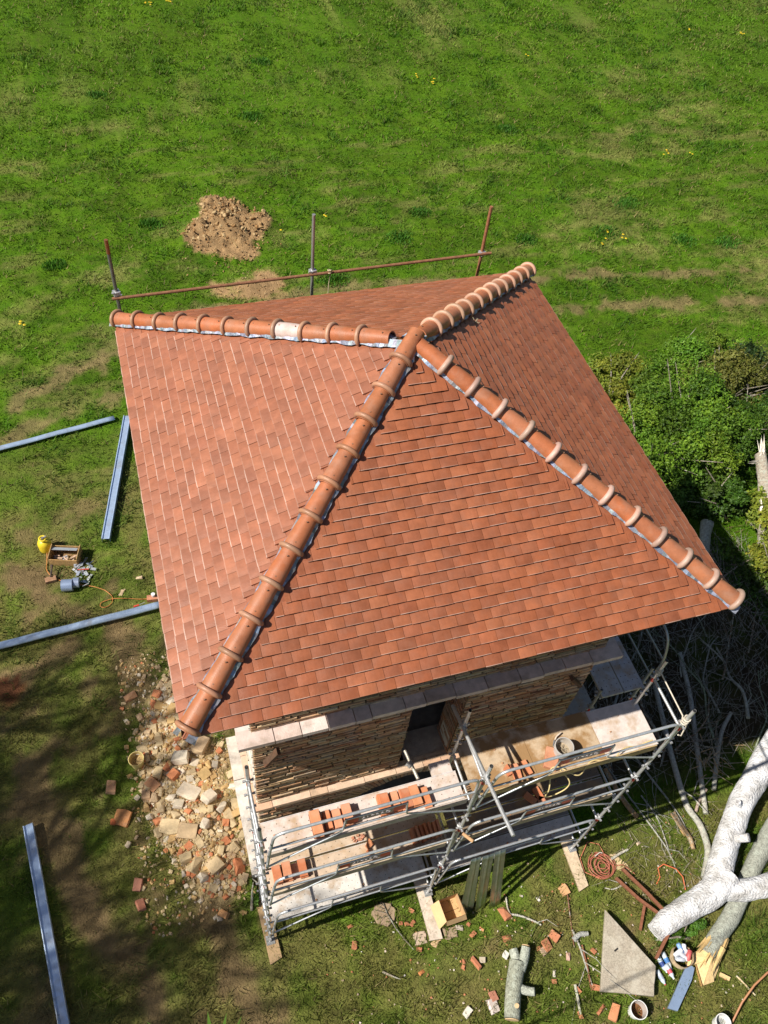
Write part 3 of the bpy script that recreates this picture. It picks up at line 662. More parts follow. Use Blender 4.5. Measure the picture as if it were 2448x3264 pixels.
for si, (x, y, nb, wx) in enumerate([(-3.10, -4.96, 3, .13), (-2.95, -4.955, 3, .13), (-2.70, -4.965, 2, .125)]):
    for lv in range(nb):
        pos = ['bottom', 'middle', 'topmost'][lv] if nb == 3 else ['lower', 'upper'][lv]
        one_brick((x + random.uniform(-.01, .01), y + random.uniform(-.015, .015), DZ[1] + .026 + lv * .051), (wx, .26, .048), random.uniform(-.04, .04), f'{pos} orange brick of the {ORD[si]} stack from the left on the middle deck', 'brick', 'new bricks stacked on the middle scaffold deck')
for k in range(7):
    one_brick((-.90 + k * .072, -4.96 + random.uniform(-.02, .02), DZ[1] + .075), (.045, .25, .13), random.uniform(-.05, .05), f'{ORD[k]} brick from the left in the shaded row standing on edge on the middle deck', 'brick', 'bricks standing on edge on the middle deck', tilt=(0, .18))
one_brick((-1.62, -4.88, DZ[1] + .03), (.13, .14, .05), .5, 'broken orange brick lying at the shadow edge on the middle deck', 'brick', None, broken=True)
one_brick((-1.64, -5.02, DZ[1] + .025), (.07, .10, .04), 1.1, 'small red brick bit beside the broken brick on the middle deck', 'brick', None)
one_brick((1.0, -4.97, DZ[2] + .045), (.20, .32, .08), -.55, 'large orange brick lying askew beside the mortar bucket', 'brick', 'bricks near the mortar bucket')
one_brick((.58, -5.0, DZ[2] + .03), (.11, .22, .05), .15, 'narrow orange brick between the mortar bucket and the middle scaffold post', 'brick', 'bricks near the mortar bucket')
one_brick((.42, -5.02, DZ[2] + .03), (.12, .24, .05), -.1, 'whole orange brick lying nearest the middle post on the top deck', 'brick', 'bricks near the mortar bucket')
one_brick((.30, -4.94, DZ[2] + .03), (.09, .2, .05), .25, 'broken orange brick leaning against others by the middle post', 'brick', 'bricks near the mortar bucket', broken=True)
for k, (x, y, a, t) in enumerate([(1.2, -4.9, .6, 'leftmost'), (1.36, -4.86, .2, 'middle'), (1.42, -5.0, 1.1, 'lowest')]):
    one_brick((x, y, DZ[1] + .03), (.12, .22, .05), a, f'{t} of three shaded bricks under the mortar bucket on the middle deck', 'brick', 'shaded bricks on the middle deck')
mb = MB()
for k in range(60):
    x, y, z = random.uniform(-3.2, 2.4), random.uniform(-5.12, -4.6), random.choice(DZ); s_ = random.uniform(.008, .028)
    mb.box((x, y, z + s_ / 2), (s_, s_, s_ * .7), vary((.45, .22, .12), .3), rotz(random.random() * 3))
for k in range(9): mb.box((-1.75 + random.uniform(-.09, .1), -4.74 + random.uniform(-.05, .04), DZ[1] + .02), (.035, .04, .03), vary((.5, .22, .14), .2), rotz(random.random() * 3))
tag(mb.build('brick_crumbs', M_clay), kind='stuff')
def bucket(name, c, r, h, col, inner, label, group=None, handle=True, fill=.45, tilt=None):
    root = empty(name, c, label, 'bucket', group); mb = MB(); n = 28; c = Vector(c); T = tilt or Matrix.Identity(3)
    def ring(rr_, z): return [c + T @ Vector((rr_ * math.cos(2 * math.pi * k / n), rr_ * math.sin(2 * math.pi * k / n), z)) for k in range(n)]
    R = [ring(r * .80, 0), ring(r * .97, h - .03), ring(r * 1.05, h - .03), ring(r * 1.05, h), ring(r * .96, h), ring(r * .84, h * fill)]
    for i in range(5):
        for k in range(n): mb.face([R[i][k], R[i][(k + 1) % n], R[i + 1][(k + 1) % n], R[i + 1][k]], col if i < 4 else mixc(col, inner, .55), True)
    mb.build('body', M_plain, root)
    fm = MB(); cen = c + T @ Vector((0, 0, h * fill + .012))
    for k in range(n):
        fm.face([R[5][k], R[5][(k + 1) % n], cen + T @ Vector((random.uniform(-.02, .02), random.uniform(-.02, .02), random.uniform(-.01, .015)))], vary(inner, .12))
    fm.build('contents', M_mortar, root)
    if handle:
        hm = MB(); hm.tube([c + T @ Vector((r * 1.06 * math.cos(t), .02 + r * .9 * math.sin(t) * .8, h - .02 - r * .55 * math.sin(t))) for t in [math.pi * k / 14 for k in range(15)]], .005, (.55, .55, .55), 6); hm.build('handle', M_paint, root)
    return root
bucket('mortar_bucket', (1.17, -4.92, DZ[2] + .002), .135, .27, (.48, .46, .45), (.40, .33, .24), 'grey bucket of mortar on the top scaffold deck')
bucket('bucket', (-5.2, -1.42, g1(-5.2, -1.42)), .145, .28, (.62, .50, .20), (.42, .30, .15), 'dirty yellow bucket standing left of the rubble heap')
bucket('bucket', (2.56, -8.13, g1(2.56, -8.13)), .145, .27, (.78, .78, .78), (.19, .09, .04), 'white bucket of brown water below the big stone slab', handle=False, fill=.35)
bucket('bucket', (3.93, -8.72, g1(3.93, -8.72)), .13, .25, (.78, .78, .78), (.5, .5, .5), 'white bucket at the bottom edge beside the end of the arching pipe', handle=False)
mb = MB(); cp = []
for k in range(70):
    t = k / 69; cp.append((.84 + 1.75 * t, -5.18 + .10 * math.sin(t * 19) * (1 - t) - .06 * math.sin(t * 5), DZ[2] + .05 + .05 * abs(math.sin(t * 11))))
mb.tube(cp, .010, (.66, .52, .25), 7)
lp = [(1.06, -5.16, 4.98), (1.18, -5.34, 4.9), (1.14, -5.37, 4.7), (.95, -5.37, 4.55), (.80, -5.37, 4.62), (.84, -5.36, 4.82), (.88, -5.2, 4.99)]
mb.tube(round_poly(lp, .12, 5), .010, (.66, .52, .25), 7); tag(mb.build('power_cable', M_plain), 'yellow cable looped over the outer edge of the top scaffold deck', 'cable')
tr = empty('trowel', (1.22, -4.66, DZ[2] + .01), 'small trowel lying on the top deck behind the mortar bucket', 'trowel')
mb = MB(); mb.add([(1.10, -4.80, 4.965), (1.15, -4.72, 4.965), (1.19, -4.69, 4.97), (1.17, -4.74, 4.965)], [(0, 1, 2, 3), (3, 2, 1, 0)], (.35, .35, .36)); mb.build('blade', M_galv, tr)
mb = MB(); mb.tube([(1.18, -4.71, 4.97), (1.21, -4.68, 5.0), (1.30, -4.64, 5.0)], .012, (.6, .5, .42), 6); mb.build('handle', M_wood, tr)
# plank of plaster-white rubble on second deck edge
# ================================================================ LEANING SHEETS, CARTON, SLABS ROUND THE SCAFFOLD FOOT
for k, (b0, b1, t0, t1, lab) in enumerate([((.10, -5.77), (.37, -5.80), (.17, -5.325), (.36, -5.325), 'left sheet of three greenish metal sheets leaning on the scaffold'), ((.385, -5.84), (.60, -5.80), (.375, -5.335), (.60, -5.335), 'middle sheet of three greenish metal sheets leaning on the scaffold'), ((.66, -5.86), (.90, -5.83), (.61, -5.325), (.82, -5.325), 'right sheet of three greenish metal sheets leaning on the scaffold')]):
    mb = MB(); zt = 1.86; m = 10
    def pt(u_, v_): 
        b = Vector((*b0, .03)) * (1 - u_) + Vector((*b1, .03)) * u_; t = Vector((*t0, zt)) * (1 - u_) + Vector((*t1, zt)) * u_
        rib = .012 * max(0, 1 - abs(u_ - .5) * 9) + .01 * max(0, 1 - abs(u_) * 12)
        return b * (1 - v_) + t * v_ + Vector((0, -.94, .33)) * rib + Vector((0, 0, -.015 * math.sin(v_ * math.pi)))
    mb.add([pt(i / 20, j / m) for i in range(21) for j in range(m + 1)], [(i * (m + 1) + j, (i + 1) * (m + 1) + j, (i + 1) * (m + 1) + j + 1, i * (m + 1) + j + 1) for i in range(20) for j in range(m)], (.36, .40, .33), True)
    o = mb.build('metal_sheet', M_sheet); s_ = o.modifiers.new('thickness', 'SOLIDIFY'); s_.thickness = .003
    tag(o, lab, 'metal sheet', 'metal sheets leaning on the scaffold')
ca = empty('carton', (-.09, -5.7, g1(-.1, -5.7)), 'open brown cardboard box resting on the end of the middle plank', 'box')
CB = (.56, .37, .19); zc = g1(-.1, -5.7) + .02
def sheet(mb, P, col, t=.004): mb.face(P, col); mb.face([Vector(p) + Vector((0, 0, -t)) for p in reversed(P)], col)
Q = [Vector((-.25, -5.90, 0)), Vector((.13, -5.88, 0)), Vector((.10, -5.50, 0)), Vector((-.27, -5.52, 0))]; up = Vector((0, 0, .30)); b_ = Vector((0, 0, zc + .06))
mb = MB(); mb.face([q + b_ for q in Q], CB)
for i in range(4):
    a, b = Q[i] + b_, Q[(i + 1) % 4] + b_; mb.face([a, b, b + up, a + up], vary(CB, .05)); mb.face([b + (Vector((-.09, -5.7, 0)) - Vector((b.x, b.y, 0))) * .02, a + (Vector((-.09, -5.7, 0)) - Vector((a.x, a.y, 0))) * .02, a + up + (Vector((-.09, -5.7, 0)) - Vector((a.x, a.y, 0))) * .02, b + up + (Vector((-.09, -5.7, 0)) - Vector((b.x, b.y, 0))) * .02], vary(CB, .05))
mb.face([Vector((-.262, -5.71, zc + .062)), Vector((.115, -5.69, zc + .062)), Vector((.115, -5.70, zc + .063)), Vector((-.262, -5.72, zc + .063))], (.2, .12, .06))
mb.build('body', M_card, ca)
fl = MB(); sheet(fl, [Q[0] + b_ + up, Q[3] + b_ + up, Vector((-.43, -5.55, zc + .24)), Vector((-.40, -5.97, zc + .24))], (.62, .43, .23)); fl.build('flap', M_card, ca)
fl = MB(); sheet(fl, [Q[1] + b_ + up, Q[0] + b_ + up, Vector((-.24, -5.95, zc + .2)), Vector((.16, -5.94, zc + .2))], (.58, .38, .2)); fl.build('flap', M_card, ca)
fl = MB(); sheet(fl, [Q[2] + b_ + up, Q[1] + b_ + up, Vector((.19, -5.86, zc + .22)), Vector((.16, -5.52, zc + .22))], (.5, .33, .17)); fl.build('flap', M_card, ca)
def slab(name, P, z0, h, col, mat, label, cat, group=None, jag=.02, tilts=None, sub=3):
    """irregular flat piece with a broken edge"""
    R = []
    for i in range(len(P)):
        a, b = P[i], P[(i + 1) % len(P)]
        for k in range(sub):
            t = k / sub; j = 0 if k == 0 else random.uniform(-jag, jag); dx, dy = b[0] - a[0], b[1] - a[1]; l = math.hypot(dx, dy) + 1e-6
            R.append((a[0] + dx * t - dy / l * j, a[1] + dy * t + dx / l * j, (tilts[i] * (1 - t) + tilts[(i + 1) % len(P)] * t) if tilts else 0))
    mb = MB(); top = [Vector((x, y, z0 + dz + h)) for x, y, dz in R]; bot = [Vector((x, y, z0 + dz)) for x, y, dz in R]; n = len(R)
    ar = sum(top[i].x * top[(i + 1) % n].y - top[(i + 1) % n].x * top[i].y for i in range(n))
    cen = sum(top, Vector()) / n
    ins = [p + (cen - p) * min(.1, .012 / max(.02, (cen - p).length)) + Vector((0, 0, 0)) for p in top]; low = [p - Vector((0, 0, min(.012, h * .25))) for p in top]
    for i in range(n):
        j = (i + 1) % n
        fs = [[cen, ins[i], ins[j]], [ins[i], low[i], low[j], ins[j]], [low[i], bot[i], bot[j], low[j]]]
        for f in fs: mb.face(f if ar > 0 else list(reversed(f)), vary(col, .03))
    mb.face(bot, col)
    return tag(mb.build(name, mat), label, cat, group)
def gz(x, y): return g1(x, y)
slab('stone_slab', [(2.72, -6.50), (3.20, -7.60), (2.95, -8.02), (2.06, -7.68)], .10, .07, (.37, .325, .26), M_slab, 'large grey-buff five-sided stone slab lying between the white bucket and the rusty bar', 'slab', None, .012, [.06, .06, .03, .0])
mb = MB(); mb.box((2.62, -7.16, .208), (.09, .03, .008), (.03, .03, .03), rotz(.3)); tag(mb.build('slot_hole_patch', M_rust), 'dark painted patch for the slot hole in the middle of the big slab', 'slot hole patch')  # flat dark piece painted in for the depth of a slot hole
slab('flat_stone', [(-1.48, -5.36), (-1.38, -5.23), (-1.24, -5.19), (-1.08, -5.27), (-1.02, -5.42), (-1.10, -5.57), (-1.25, -5.63), (-1.42, -5.53)], gz(-1.2, -5.4), .05, (.33, .24, .16), M_stone, 'round flat brown stone in the grass with a bare twig across it', 'stone')
mb = MB(); tz = gz(-1.2, -5.4) + .07
mb.tube([(-1.22, -5.22, tz), (-1.2, -5.42, tz), (-1.12, -5.7, tz), (-1.0, -5.95, tz - .02), (-.9, -6.13, tz - .04)], [.008, .012, .012, .010, .006], (.18, .15, .12), 6)
for a, b in (((-1.2, -5.42), (-1.42, -5.3)), ((-1.2, -5.40), (-1.06, -5.27)), ((-1.2, -5.46), (-1.40, -5.46)), ((-1.21, -5.3), (-1.3, -5.2)), ((-1.2, -5.36), (-1.32, -5.27))): mb.tube([(a[0], a[1], tz), (b[0], b[1], tz + .01)], [.006, .002], (.18, .15, .12), 5)
tag(mb.build('twig', M_twig), 'bare forked twig lying across the round flat stone', 'twig')
slab('tile_piece', [(-.84, -5.86), (-.62, -5.88), (-.62, -6.08), (-.86, -6.06)], gz(-.7, -5.9), .03, (.50, .38, .29), M_stone, 'pale square paving piece half under the middle plank', 'stone')
slab('tile_piece', [(-.30, -5.93), (-.02, -5.96), (-.06, -6.14), (-.29, -6.12)], gz(-.2, -6), .03, (.34, .25, .17), M_stone, 'brown square paving piece under the open carton', 'stone')
slab('wood_scrap', [(-.58, -6.10), (-.36, -6.10), (-.50, -6.2)], gz(-.5, -6.1), .02, (.55, .38, .22), M_wood, 'small pointed wood scrap at the end of the middle plank', 'wood')
slab('board_scrap', [(3.30, -5.60), (3.45, -5.58), (3.60, -5.85), (3.62, -6.02), (3.48, -5.94), (3.29, -5.86)], gz(3.4, -5.8), .02, (.63, .47, .28), M_wood, 'torn cream board scrap beside the red hose coil', 'board')
coil_pts = []
for k in range(190):
    t = k / 190; a = t * 2 * math.pi * 8.3; r_ = .17 + .085 * math.sin(a * .37) + .02 * math.sin(a * 2.1)
    coil_pts.append((3.08 + r_ * 1.05 * math.cos(a) + .03 * math.sin(a * .13), -5.74 + r_ * math.sin(a) + .03 * math.cos(a * .2), gz(3.08, -5.74) + .02 + .05 * t + .012 * math.sin(a * 1.7)))
coil_pts += [(3.3, -5.80, .05), (3.48, -5.83, .05), (3.6, -5.97, .05), (3.64, -6.05, .05)]
mb = MB(); mb.tube(coil_pts, .010, (.40, .13, .085), 7); mb.tube([(3.0, -5.55, .10), (3.12, -5.51, .11), (3.17, -5.53, .10)], .012, (.6, .5, .45), 6)
mb.tube([(2.95, -5.95, .05), (2.7, -5.75, .04), (2.72, -5.5, .05), (3.0, -5.25, .04), (3.2, -5.35, .05), (3.22, -5.6, .06)], .009, (.55, .18, .1), 6); tag(mb.build('hose', M_plain), 'coil of thin red hose in the grass right of the right plank', 'hose')
mb = MB(); mb.tube([(3.98, -6.33, .03), (4.1, -6.24, .04), (4.13, -6.08, .07), (4.25, -6.05, .12), (4.45, -6.2, .12), (4.53, -6.36, .07), (4.48, -6.58, .03)], .011, (.6, .15, .06), 7); tag(mb.build('cable', M_plain), 'short red cable arched in the grass left of the white trunk', 'cable')
mb = MB(); mb.tube([(5.7, -8.02, .30), (5.34, -8.20, .42), (5.0, -8.28, .45), (4.7, -8.38, .40), (4.4, -8.55, .28), (4.1, -8.80, .1)], .018, (.42, .20, .10), 7); tag(mb.build('hose', M_plain), 'brown pipe arching over the grass in the bottom right corner', 'pipe')
# rusty angle iron: two legs that meet at a bend
ri = empty('angle_iron', (3.72, -7.05, .1), 'long rusty bent iron bar leaning across the foot of the white trunk', 'iron bar')
for pts_ in ([(3.22, -6.02, .12), (3.45, -6.50, .2), (3.80, -7.08, .36), (3.25, -7.50, .24)], [(3.42, -5.90, .12), (3.62, -6.42, .25), (3.82, -7.04, .40)], [(3.25, -6.98, .1), (3.52, -6.62, .14)]):
    mb = MB()
    for a, b in zip(pts_[:-1], pts_[1:]):
        a, b = Vector(a), Vector(b); d = (b - a); s_ = Vector((-d.y, d.x, 0)).normalized() * .026
        mb.face([a - s_, b - s_, b + s_, a + s_], (.23, .095, .055)); mb.face([a - s_, b - s_, b - s_ - Vector((0, 0, .05)), a - s_ - Vector((0, 0, .05))], (.2, .08, .045)); mb.face([a + s_, b + s_, b + s_ - Vector((0, 0, .012)), a + s_ - Vector((0, 0, .012))], (.2, .08, .045))
        mb.face([a - s_ - Vector((0, 0, .012)), a + s_ - Vector((0, 0, .012)), b + s_ - Vector((0, 0, .012)), b - s_ - Vector((0, 0, .012))], (.2, .08, .045))
    mb.build('bar', M_rust, ri)
mb = MB(); mb.tube([(2.22, -5.98, .05), (2.10, -6.35, .06), (1.98, -6.75, .05), (1.95, -6.9, .03)], [.013, .012, .01, .008], (.26, .12, .08), 6); tag(mb.build('stick', M_twig), 'thin reddish stick curving below the end of the right plank', 'stick')
mb = MB(); mb.tube([(2.10, -6.9, .05), (2.03, -7.3, .05), (1.95, -7.62, .04)], .017, (.24, .10, .06), 6); tag(mb.build('rusty_rod', M_rust), 'short rusty rod along the left edge of the big slab', 'rod')
# rubbish by the slab
def bottle(c, d, L_, r_, cap, lab, labc):
    root = empty('plastic_bottle', c, lab, 'bottle', 'plastic bottles beside the slab'); c = Vector(c); d = Vector(d).normalized()
    prof = [(0, .6), (.03, 1), (.25, .95), (.5, 1), (.72, .98), (.85, .55), (.93, .38)]
    mb = MB(); mb.tube([c + d * (L_ * t) for t, _ in prof], [r_ * k for _, k in prof], (.50, .58, .66), 14); mb.build('body', M_plain, root)
    mb = MB(); mb.tube([c + d * L_ * .93, c + d * L_], r_ * .42, cap, 10); mb.build('cap', M_plain, root)
    mb = MB(); mb.tube([c + d * L_ * .35, c + d * L_ * .62], r_ * 1.03, labc, 14, cap=False); mb.build('wrapper', M_plain, root)
bottle((3.49, -7.42, .07), (.05, -.9, .05), .31, .045, (.15, .3, .7), 'clear bottle with blue wrapper lying nearest the paper sack', (.08, .25, .62))
bottle((3.37, -7.46, .07), (.12, -.85, 0), .29, .043, (.7, .72, .75), 'pale bottle with dark blue wrapper lying beside the slab corner', (.05, .10, .36))
bottle((3.43, -7.62, .12), (.10, -.8, 0), .26, .042, (.75, .75, .75), 'bottle with red and white wrapper lying on top of the others', (.60, .10, .13))
bottle((3.25, -7.66, .06), (.12, -.8, 0), .26, .042, (.5, .06, .08), 'red capped bottle lying half hidden by the slab', (.35, .4, .5))
sk = empty('paper_sack', (3.74, -7.6, .05), 'open brown paper sack full of white and red empties', 'sack')
mb = MB(); R0 = []; n = 22
for zz, rr_ in ((0, .17), (.1, .20), (.2, .185), (.26, .19)):
    R0.append([Vector((3.74 + (rr_ + random.uniform(-.012, .012)) * math.cos(2 * math.pi * k / n), -7.60 + (rr_ * .95 + random.uniform(-.012, .012)) * math.sin(2 * math.pi * k / n) - .02 * zz, .04 + zz)) for k in range(n)])
for i in range(3):
    for k in range(n): mb.face([R0[i][k], R0[i][(k + 1) % n], R0[i + 1][(k + 1) % n], R0[i + 1][k]], vary((.56, .42, .26), .06)); mb.face([R0[i + 1][k], R0[i + 1][(k + 1) % n], R0[i][(k + 1) % n], R0[i][k]], (.5, .38, .24))
mb.build('body', M_card, sk)
for k, (dx, dy, a, c) in enumerate([(-.08, .05, .3, (.75, .77, .82)), (.06, .07, 1.2, (.78, .80, .84)), (0, -.03, 2.2, (.72, .74, .80)), (.09, -.04, .9, (.6, .12, .12)), (-.09, -.05, 2.8, (.70, .74, .82)), (.0, .10, 1.8, (.2, .35, .65)), (.02, .03, .1, (.80, .8, .84))]):
    mb = MB(); d = Vector((math.cos(a), math.sin(a), .3)) * .09; c0 = Vector((3.74 + dx, -7.58 + dy, .27 + random.uniform(0, .05))); mb.tube([c0 - d, c0 - d * .8, c0 + d * .8, c0 + d], [.025, .042, .042, .03], c, 12); mb.build('can', M_plain, sk)
board('blue_plank', [(3.84, -7.72), (3.93, -7.82), (3.78, -7.98), (3.28, -8.34), (3.13, -8.25), (3.62, -7.88)][::-1], .05, .06, (.20, .27, .40), M_paint, 'slate blue tapering board lying below the paper sack', 'board')
# ================================================================ TREES LYING ON THE RIGHT
def limb(mb, pts, rs, col, n=14, lumps=.06, steps=6, seed=1):
    P = []; R = []
    for i in range(len(pts) - 1):
        a, b = Vector(pts[i]), Vector(pts[i + 1])
        for k in range(steps):
            t = k / steps; tt = t * t * (3 - 2 * t) * .5 + t * .5; P.append(a.lerp(b, t)); R.append((rs[i] * (1 - tt) + rs[i + 1] * tt))
    P.append(Vector(pts[-1])); R.append(rs[-1])
    for it in range(3): P = [P[0]] + [(P[i - 1] + P[i] * 2 + P[i + 1]) / 4 for i in range(1, len(P) - 1)] + [P[-1]]
    base = len(mb.v); mb.tube(P, R, col, n, True)
    for i in range(len(P) * n):
        ring, k = divmod(i, n); p = Vector(mb.v[base + i]); c = P[ring]; ang = k / n * 2 * math.pi
        f = 1 + lumps * (math.sin(ang * 3 + ring * .35 + seed) * .5 + math.sin(ang * 5 - ring * .6 + seed * 2) * .3 + random.uniform(-.5, .5) * .6); mb.v[base + i] = tuple(c + (p - c) * f)
ft = empty('fallen_tree', (4.6, -6.85, 0), 'huge fallen tree with a forked white lichen-covered trunk', 'tree'); WB = (.42, .405, .39)
mb = MB()
limb(mb, [(3.45, -7.10, .22), (3.75, -7.0, .26), (4.3, -6.9, .29), (4.85, -6.78, .34), (5.25, -6.62, .40)], [.17, .21, .235, .27, .26], WB, 22, .085, 8, 1)
limb(mb, [(4.75, -6.80, .32), (5.12, -6.52, .38), (5.46, -6.12, .46), (5.9, -5.72, .52), (6.4, -5.32, .6), (6.95, -4.95, .7), (7.8, -4.4, .8)], [.21, .245, .23, .235, .245, .26, .26], WB, 22, .085, 8, 2)
limb(mb, [(4.9, -6.76, .34), (5.3, -6.90, .38), (5.65, -6.97, .42), (6.1, -7.0, .46), (6.7, -7.05, .5), (7.6, -7.1, .55)], [.23, .21, .195, .21, .22, .22], WB, 22, .085, 8, 3)
mb.build('trunk', M_bark, ft)
for c, d, r_ in (((5.62, -6.08, .62), (.25, -.12, .25), .085), ((5.95, -5.55, .78), (-.06, .05, .14), .06), ((6.05, -6.98, .70), (-.02, -.05, .18), .07)):
    mb = MB(); c = Vector(c); d = Vector(d); mb.tube([c - d * .6, c, c + d * .7], [r_ * 1.3, r_ * 1.05, r_], (.42, .40, .38), 12, True, True, .08); mb.tube([c + d * .69, c + d * .73], [r_ * .7, r_ * .5], (.10, .07, .05), 10); mb.build('branch_stub', M_bark, ft)
ul = empty('split_log', (5.0, -7.3, 0), 'mossy grey log under the white trunk with a torn yellow end', 'log')
mb = MB(); limb(mb, [(4.26, -7.68, .13), (4.6, -7.48, .15), (5.0, -7.27, .16), (5.5, -6.93, .16), (6.0, -6.54, .17), (6.58, -6.16, .2), (7.2, -5.8, .24), (8.2, -5.2, .3)], [.15, .16, .165, .165, .17, .19, .2, .2], (.34, .35, .30), 16, .07, 6, 5); mb.build('trunk', M_twig, ul)
mb = MB(); ax = Vector((-.84, -.5, .05)).normalized(); sd = Vector((.5, -.84, 0)).normalized(); c0 = Vector((4.42, -7.62, .15)); upv = Vector((0, 0, 1))
for k in range(26):
    o1, o2 = random.uniform(-.15, .16), random.uniform(-.02, .15); Ls = random.uniform(.12, .46) * (1.0 if o1 > -.05 else .7); a = c0 + sd * o1 + upv * (o2 - .03) - ax * random.uniform(.05, .3); b = a + ax * (Ls + .2) + sd * (o1 * .5 + random.uniform(-.03, .03)) + upv * random.uniform(-.05, .06)
    wv = random.uniform(.02, .05); mb.add([a - sd * wv, a + sd * wv, a + upv * .035, b], [(0, 1, 3), (1, 2, 3), (2, 0, 3), (0, 2, 1)], vary((.66, .46, .20), .14))
pp = [(4.28, -7.58), (3.92, -7.60), (3.80, -7.76), (4.0, -7.78), (3.93, -8.12), (4.16, -8.12), (4.34, -7.97), (4.52, -7.76), (4.55, -7.60)]
for i in range(len(pp)):
    a, b = pp[i], pp[(i + 1) % len(pp)]; mb.face([Vector((4.27, -7.78, .22)), Vector((*a, .10 + random.uniform(-.03, .05))), Vector((*b, .10 + random.uniform(-.03, .05)))], vary((.68, .50, .25), .1)); mb.face([Vector((*a, .08)), Vector((*b, .08)), Vector((*b, .0)), Vector((*a, .0))], (.5, .3, .12))
mb.build('torn_wood', M_wood, ul)
lg = empty('cut_log', (.66, -7.15, 0), 'short grey lichen-covered log with sawn ends lying near the bottom edge', 'log')
mb = MB(); limb(mb, [(.38, -7.62, .15), (.52, -7.32, .16), (.70, -7.0, .17), (.80, -6.84, .17)], [.135, .14, .145, .15], (.30, .31, .25), 16, .07, 6, 3)
limb(mb, [(.76, -6.92, .17), (.80, -6.74, .18), (.80, -6.62, .19)], [.09, .085, .08], (.42, .44, .38), 12, .05, 4, 4); limb(mb, [(.80, -6.98, .18), (.95, -6.80, .2), (1.03, -6.66, .22)], [.09, .09, .08], (.40, .42, .36), 12, .05, 4, 6)
mb.build('trunk', M_twig, lg)
for c, d, r_ in (((.375, -7.63, .15), (-.05, -.12, 0), .122), ((.50, -7.47, .29), (.0, -.02, .05), .04), ((1.035, -6.645, .222), (.08, .15, .01), .07)):
    mb = MB(); c = Vector(c); d = Vector(d).normalized() * .012; mb.tube([c, c + d], r_, (.66, .47, .27), 16, False); mb.build('sawn_end', M_wood, lg)
mb = MB(); limb(mb, [(.66, -7.22, .17), (.80, -7.32, .2), (.90, -7.36, .24)], [.08, .075, .07], (.42, .44, .38), 12, .05, 4, 4); mb.build('branch_stub', M_twig, lg)
sl = empty('broken_trunk', (10.9, 1.2, 0), 'broken trunk with white splintered tip leaning out of the bushes at the right edge', 'tree')
mb = MB(); limb(mb, [(10.3, -.2, .3), (10.7, .7, .75), (11.0, 1.5, 1.1), (11.25, 2.25, 1.3)], [.2, .19, .17, .14], (.36, .31, .25), 14, .12, 5, 8); mb.build('trunk', M_twig, sl)
for (c, n_, Ls) in (((11.2, 2.15, 1.33), 9, .75), ((10.95, 2.0, 1.35), 4, .4), ((10.5, .75, 1.0), 5, .45)):
    mb = MB(); c = Vector(c)
    for k in range(n_):
        d = Vector((.25 + random.uniform(-.25, .2), .8 + random.uniform(-.1, .1), .3 + random.uniform(-.1, .2))) * Ls * random.uniform(.6, 1); o_ = Vector((random.uniform(-.09, .09), 0, random.uniform(-.06, .06))); wv = random.uniform(.02, .045)
        if n_ == 4: d = Vector((-.6, .1, .1)) * Ls * random.uniform(.6, 1)
        mb.add([c + o_ - Vector((wv, 0, 0)), c + o_ + Vector((wv, 0, 0)), c + o_ + Vector((0, 0, wv)), c + o_ + d], [(0, 1, 3), (1, 2, 3), (2, 0, 3)], vary((.74, .68, .60), .08))
    mb.build('splinters', M_wood, sl)
gl = MB(); limb(gl, [(8.35, -.75, .12), (8.55, -.3, .13), (8.95, .35, .14), (9.3, .95, .17), (9.5, 1.2, .2)], [.10, .12, .13, .14, .17], (.34, .35, .30), 14, .1, 5, 9); tag(gl.build('log', M_twig), 'pale lichen-covered log lying in the roof shadow beside the right eave', 'log')
# dead branches on the ground: one thing each
def branch(pts, r0, col, label, twigs=3, r1=None, seed=0):
    mb = MB(); P = [Vector((p[0], p[1], (p[2] if len(p) > 2 else .02) + gz(p[0], p[1]) + r0)) for p in pts]; n = len(P)
    limb(mb, P, [r0 + ((r1 if r1 is not None else r0 * .45) - r0) * i / (n - 1) for i in range(n)], col, 9, .08, 5, seed)
    for k in range(twigs):
        i = random.randrange(1, n); a = P[i - 1].lerp(P[i], random.random()); d = (P[i] - P[i - 1]).normalized(); s_ = Vector((-d.y, d.x, .25)) * random.choice((-1, 1)); L_ = random.uniform(.3, .8)
        q1 = a + (d * .8 + s_ * .7) * L_ * .5 + Vector((0, 0, .05)); q2 = a + (d * 1.1 + s_ * random.uniform(.3, 1)) * L_ + Vector((0, 0, random.uniform(.0, .12))); mb.tube([a, q1, q2], [r0 * .4, r0 * .28, r0 * .1], col, 5)
    return tag(mb.build('branch', M_twig), label, 'branch', 'dead branches on the ground')
GB = (.34, .33, .29); LB = (.42, .40, .35)
branch([(5.95, -2.5, .1), (5.75, -3.2, .1), (5.5, -4.1, .08), (5.34, -4.84, .06), (5.30, -5.19), (5.40, -5.57), (5.31, -6.06), (4.94, -6.49)], .05, LB, 'thickest curved grey branch running out of the shade to the white trunk', 2, .075)
branch([(6.9, -2.0, .1), (6.6, -3.0, .1), (6.25, -3.9), (5.95, -4.6), (5.62, -5.4)], .05, LB, 'straight pale branch with a sunlit lower end between the curved branch and the trunk', 1, .055)
branch([(7.3, -3.6, .1), (6.9, -3.9), (6.45, -4.45), (6.05, -5.0)], .04, LB, 'thin pale branch standing close against the left of the white trunk', 1, .05)
branch([(4.05, -3.9), (4.33, -5.03), (4.53, -5.86), (4.47, -6.25)], .022, GB, 'thin dark branch ending just left of the small red cable', 4)
branch([(4.5, -4.7), (4.62, -5.17), (4.55, -5.7), (4.48, -6.01)], .018, GB, 'thinnest crooked twig crossing the sunlit grass below the right scaffold post', 3)
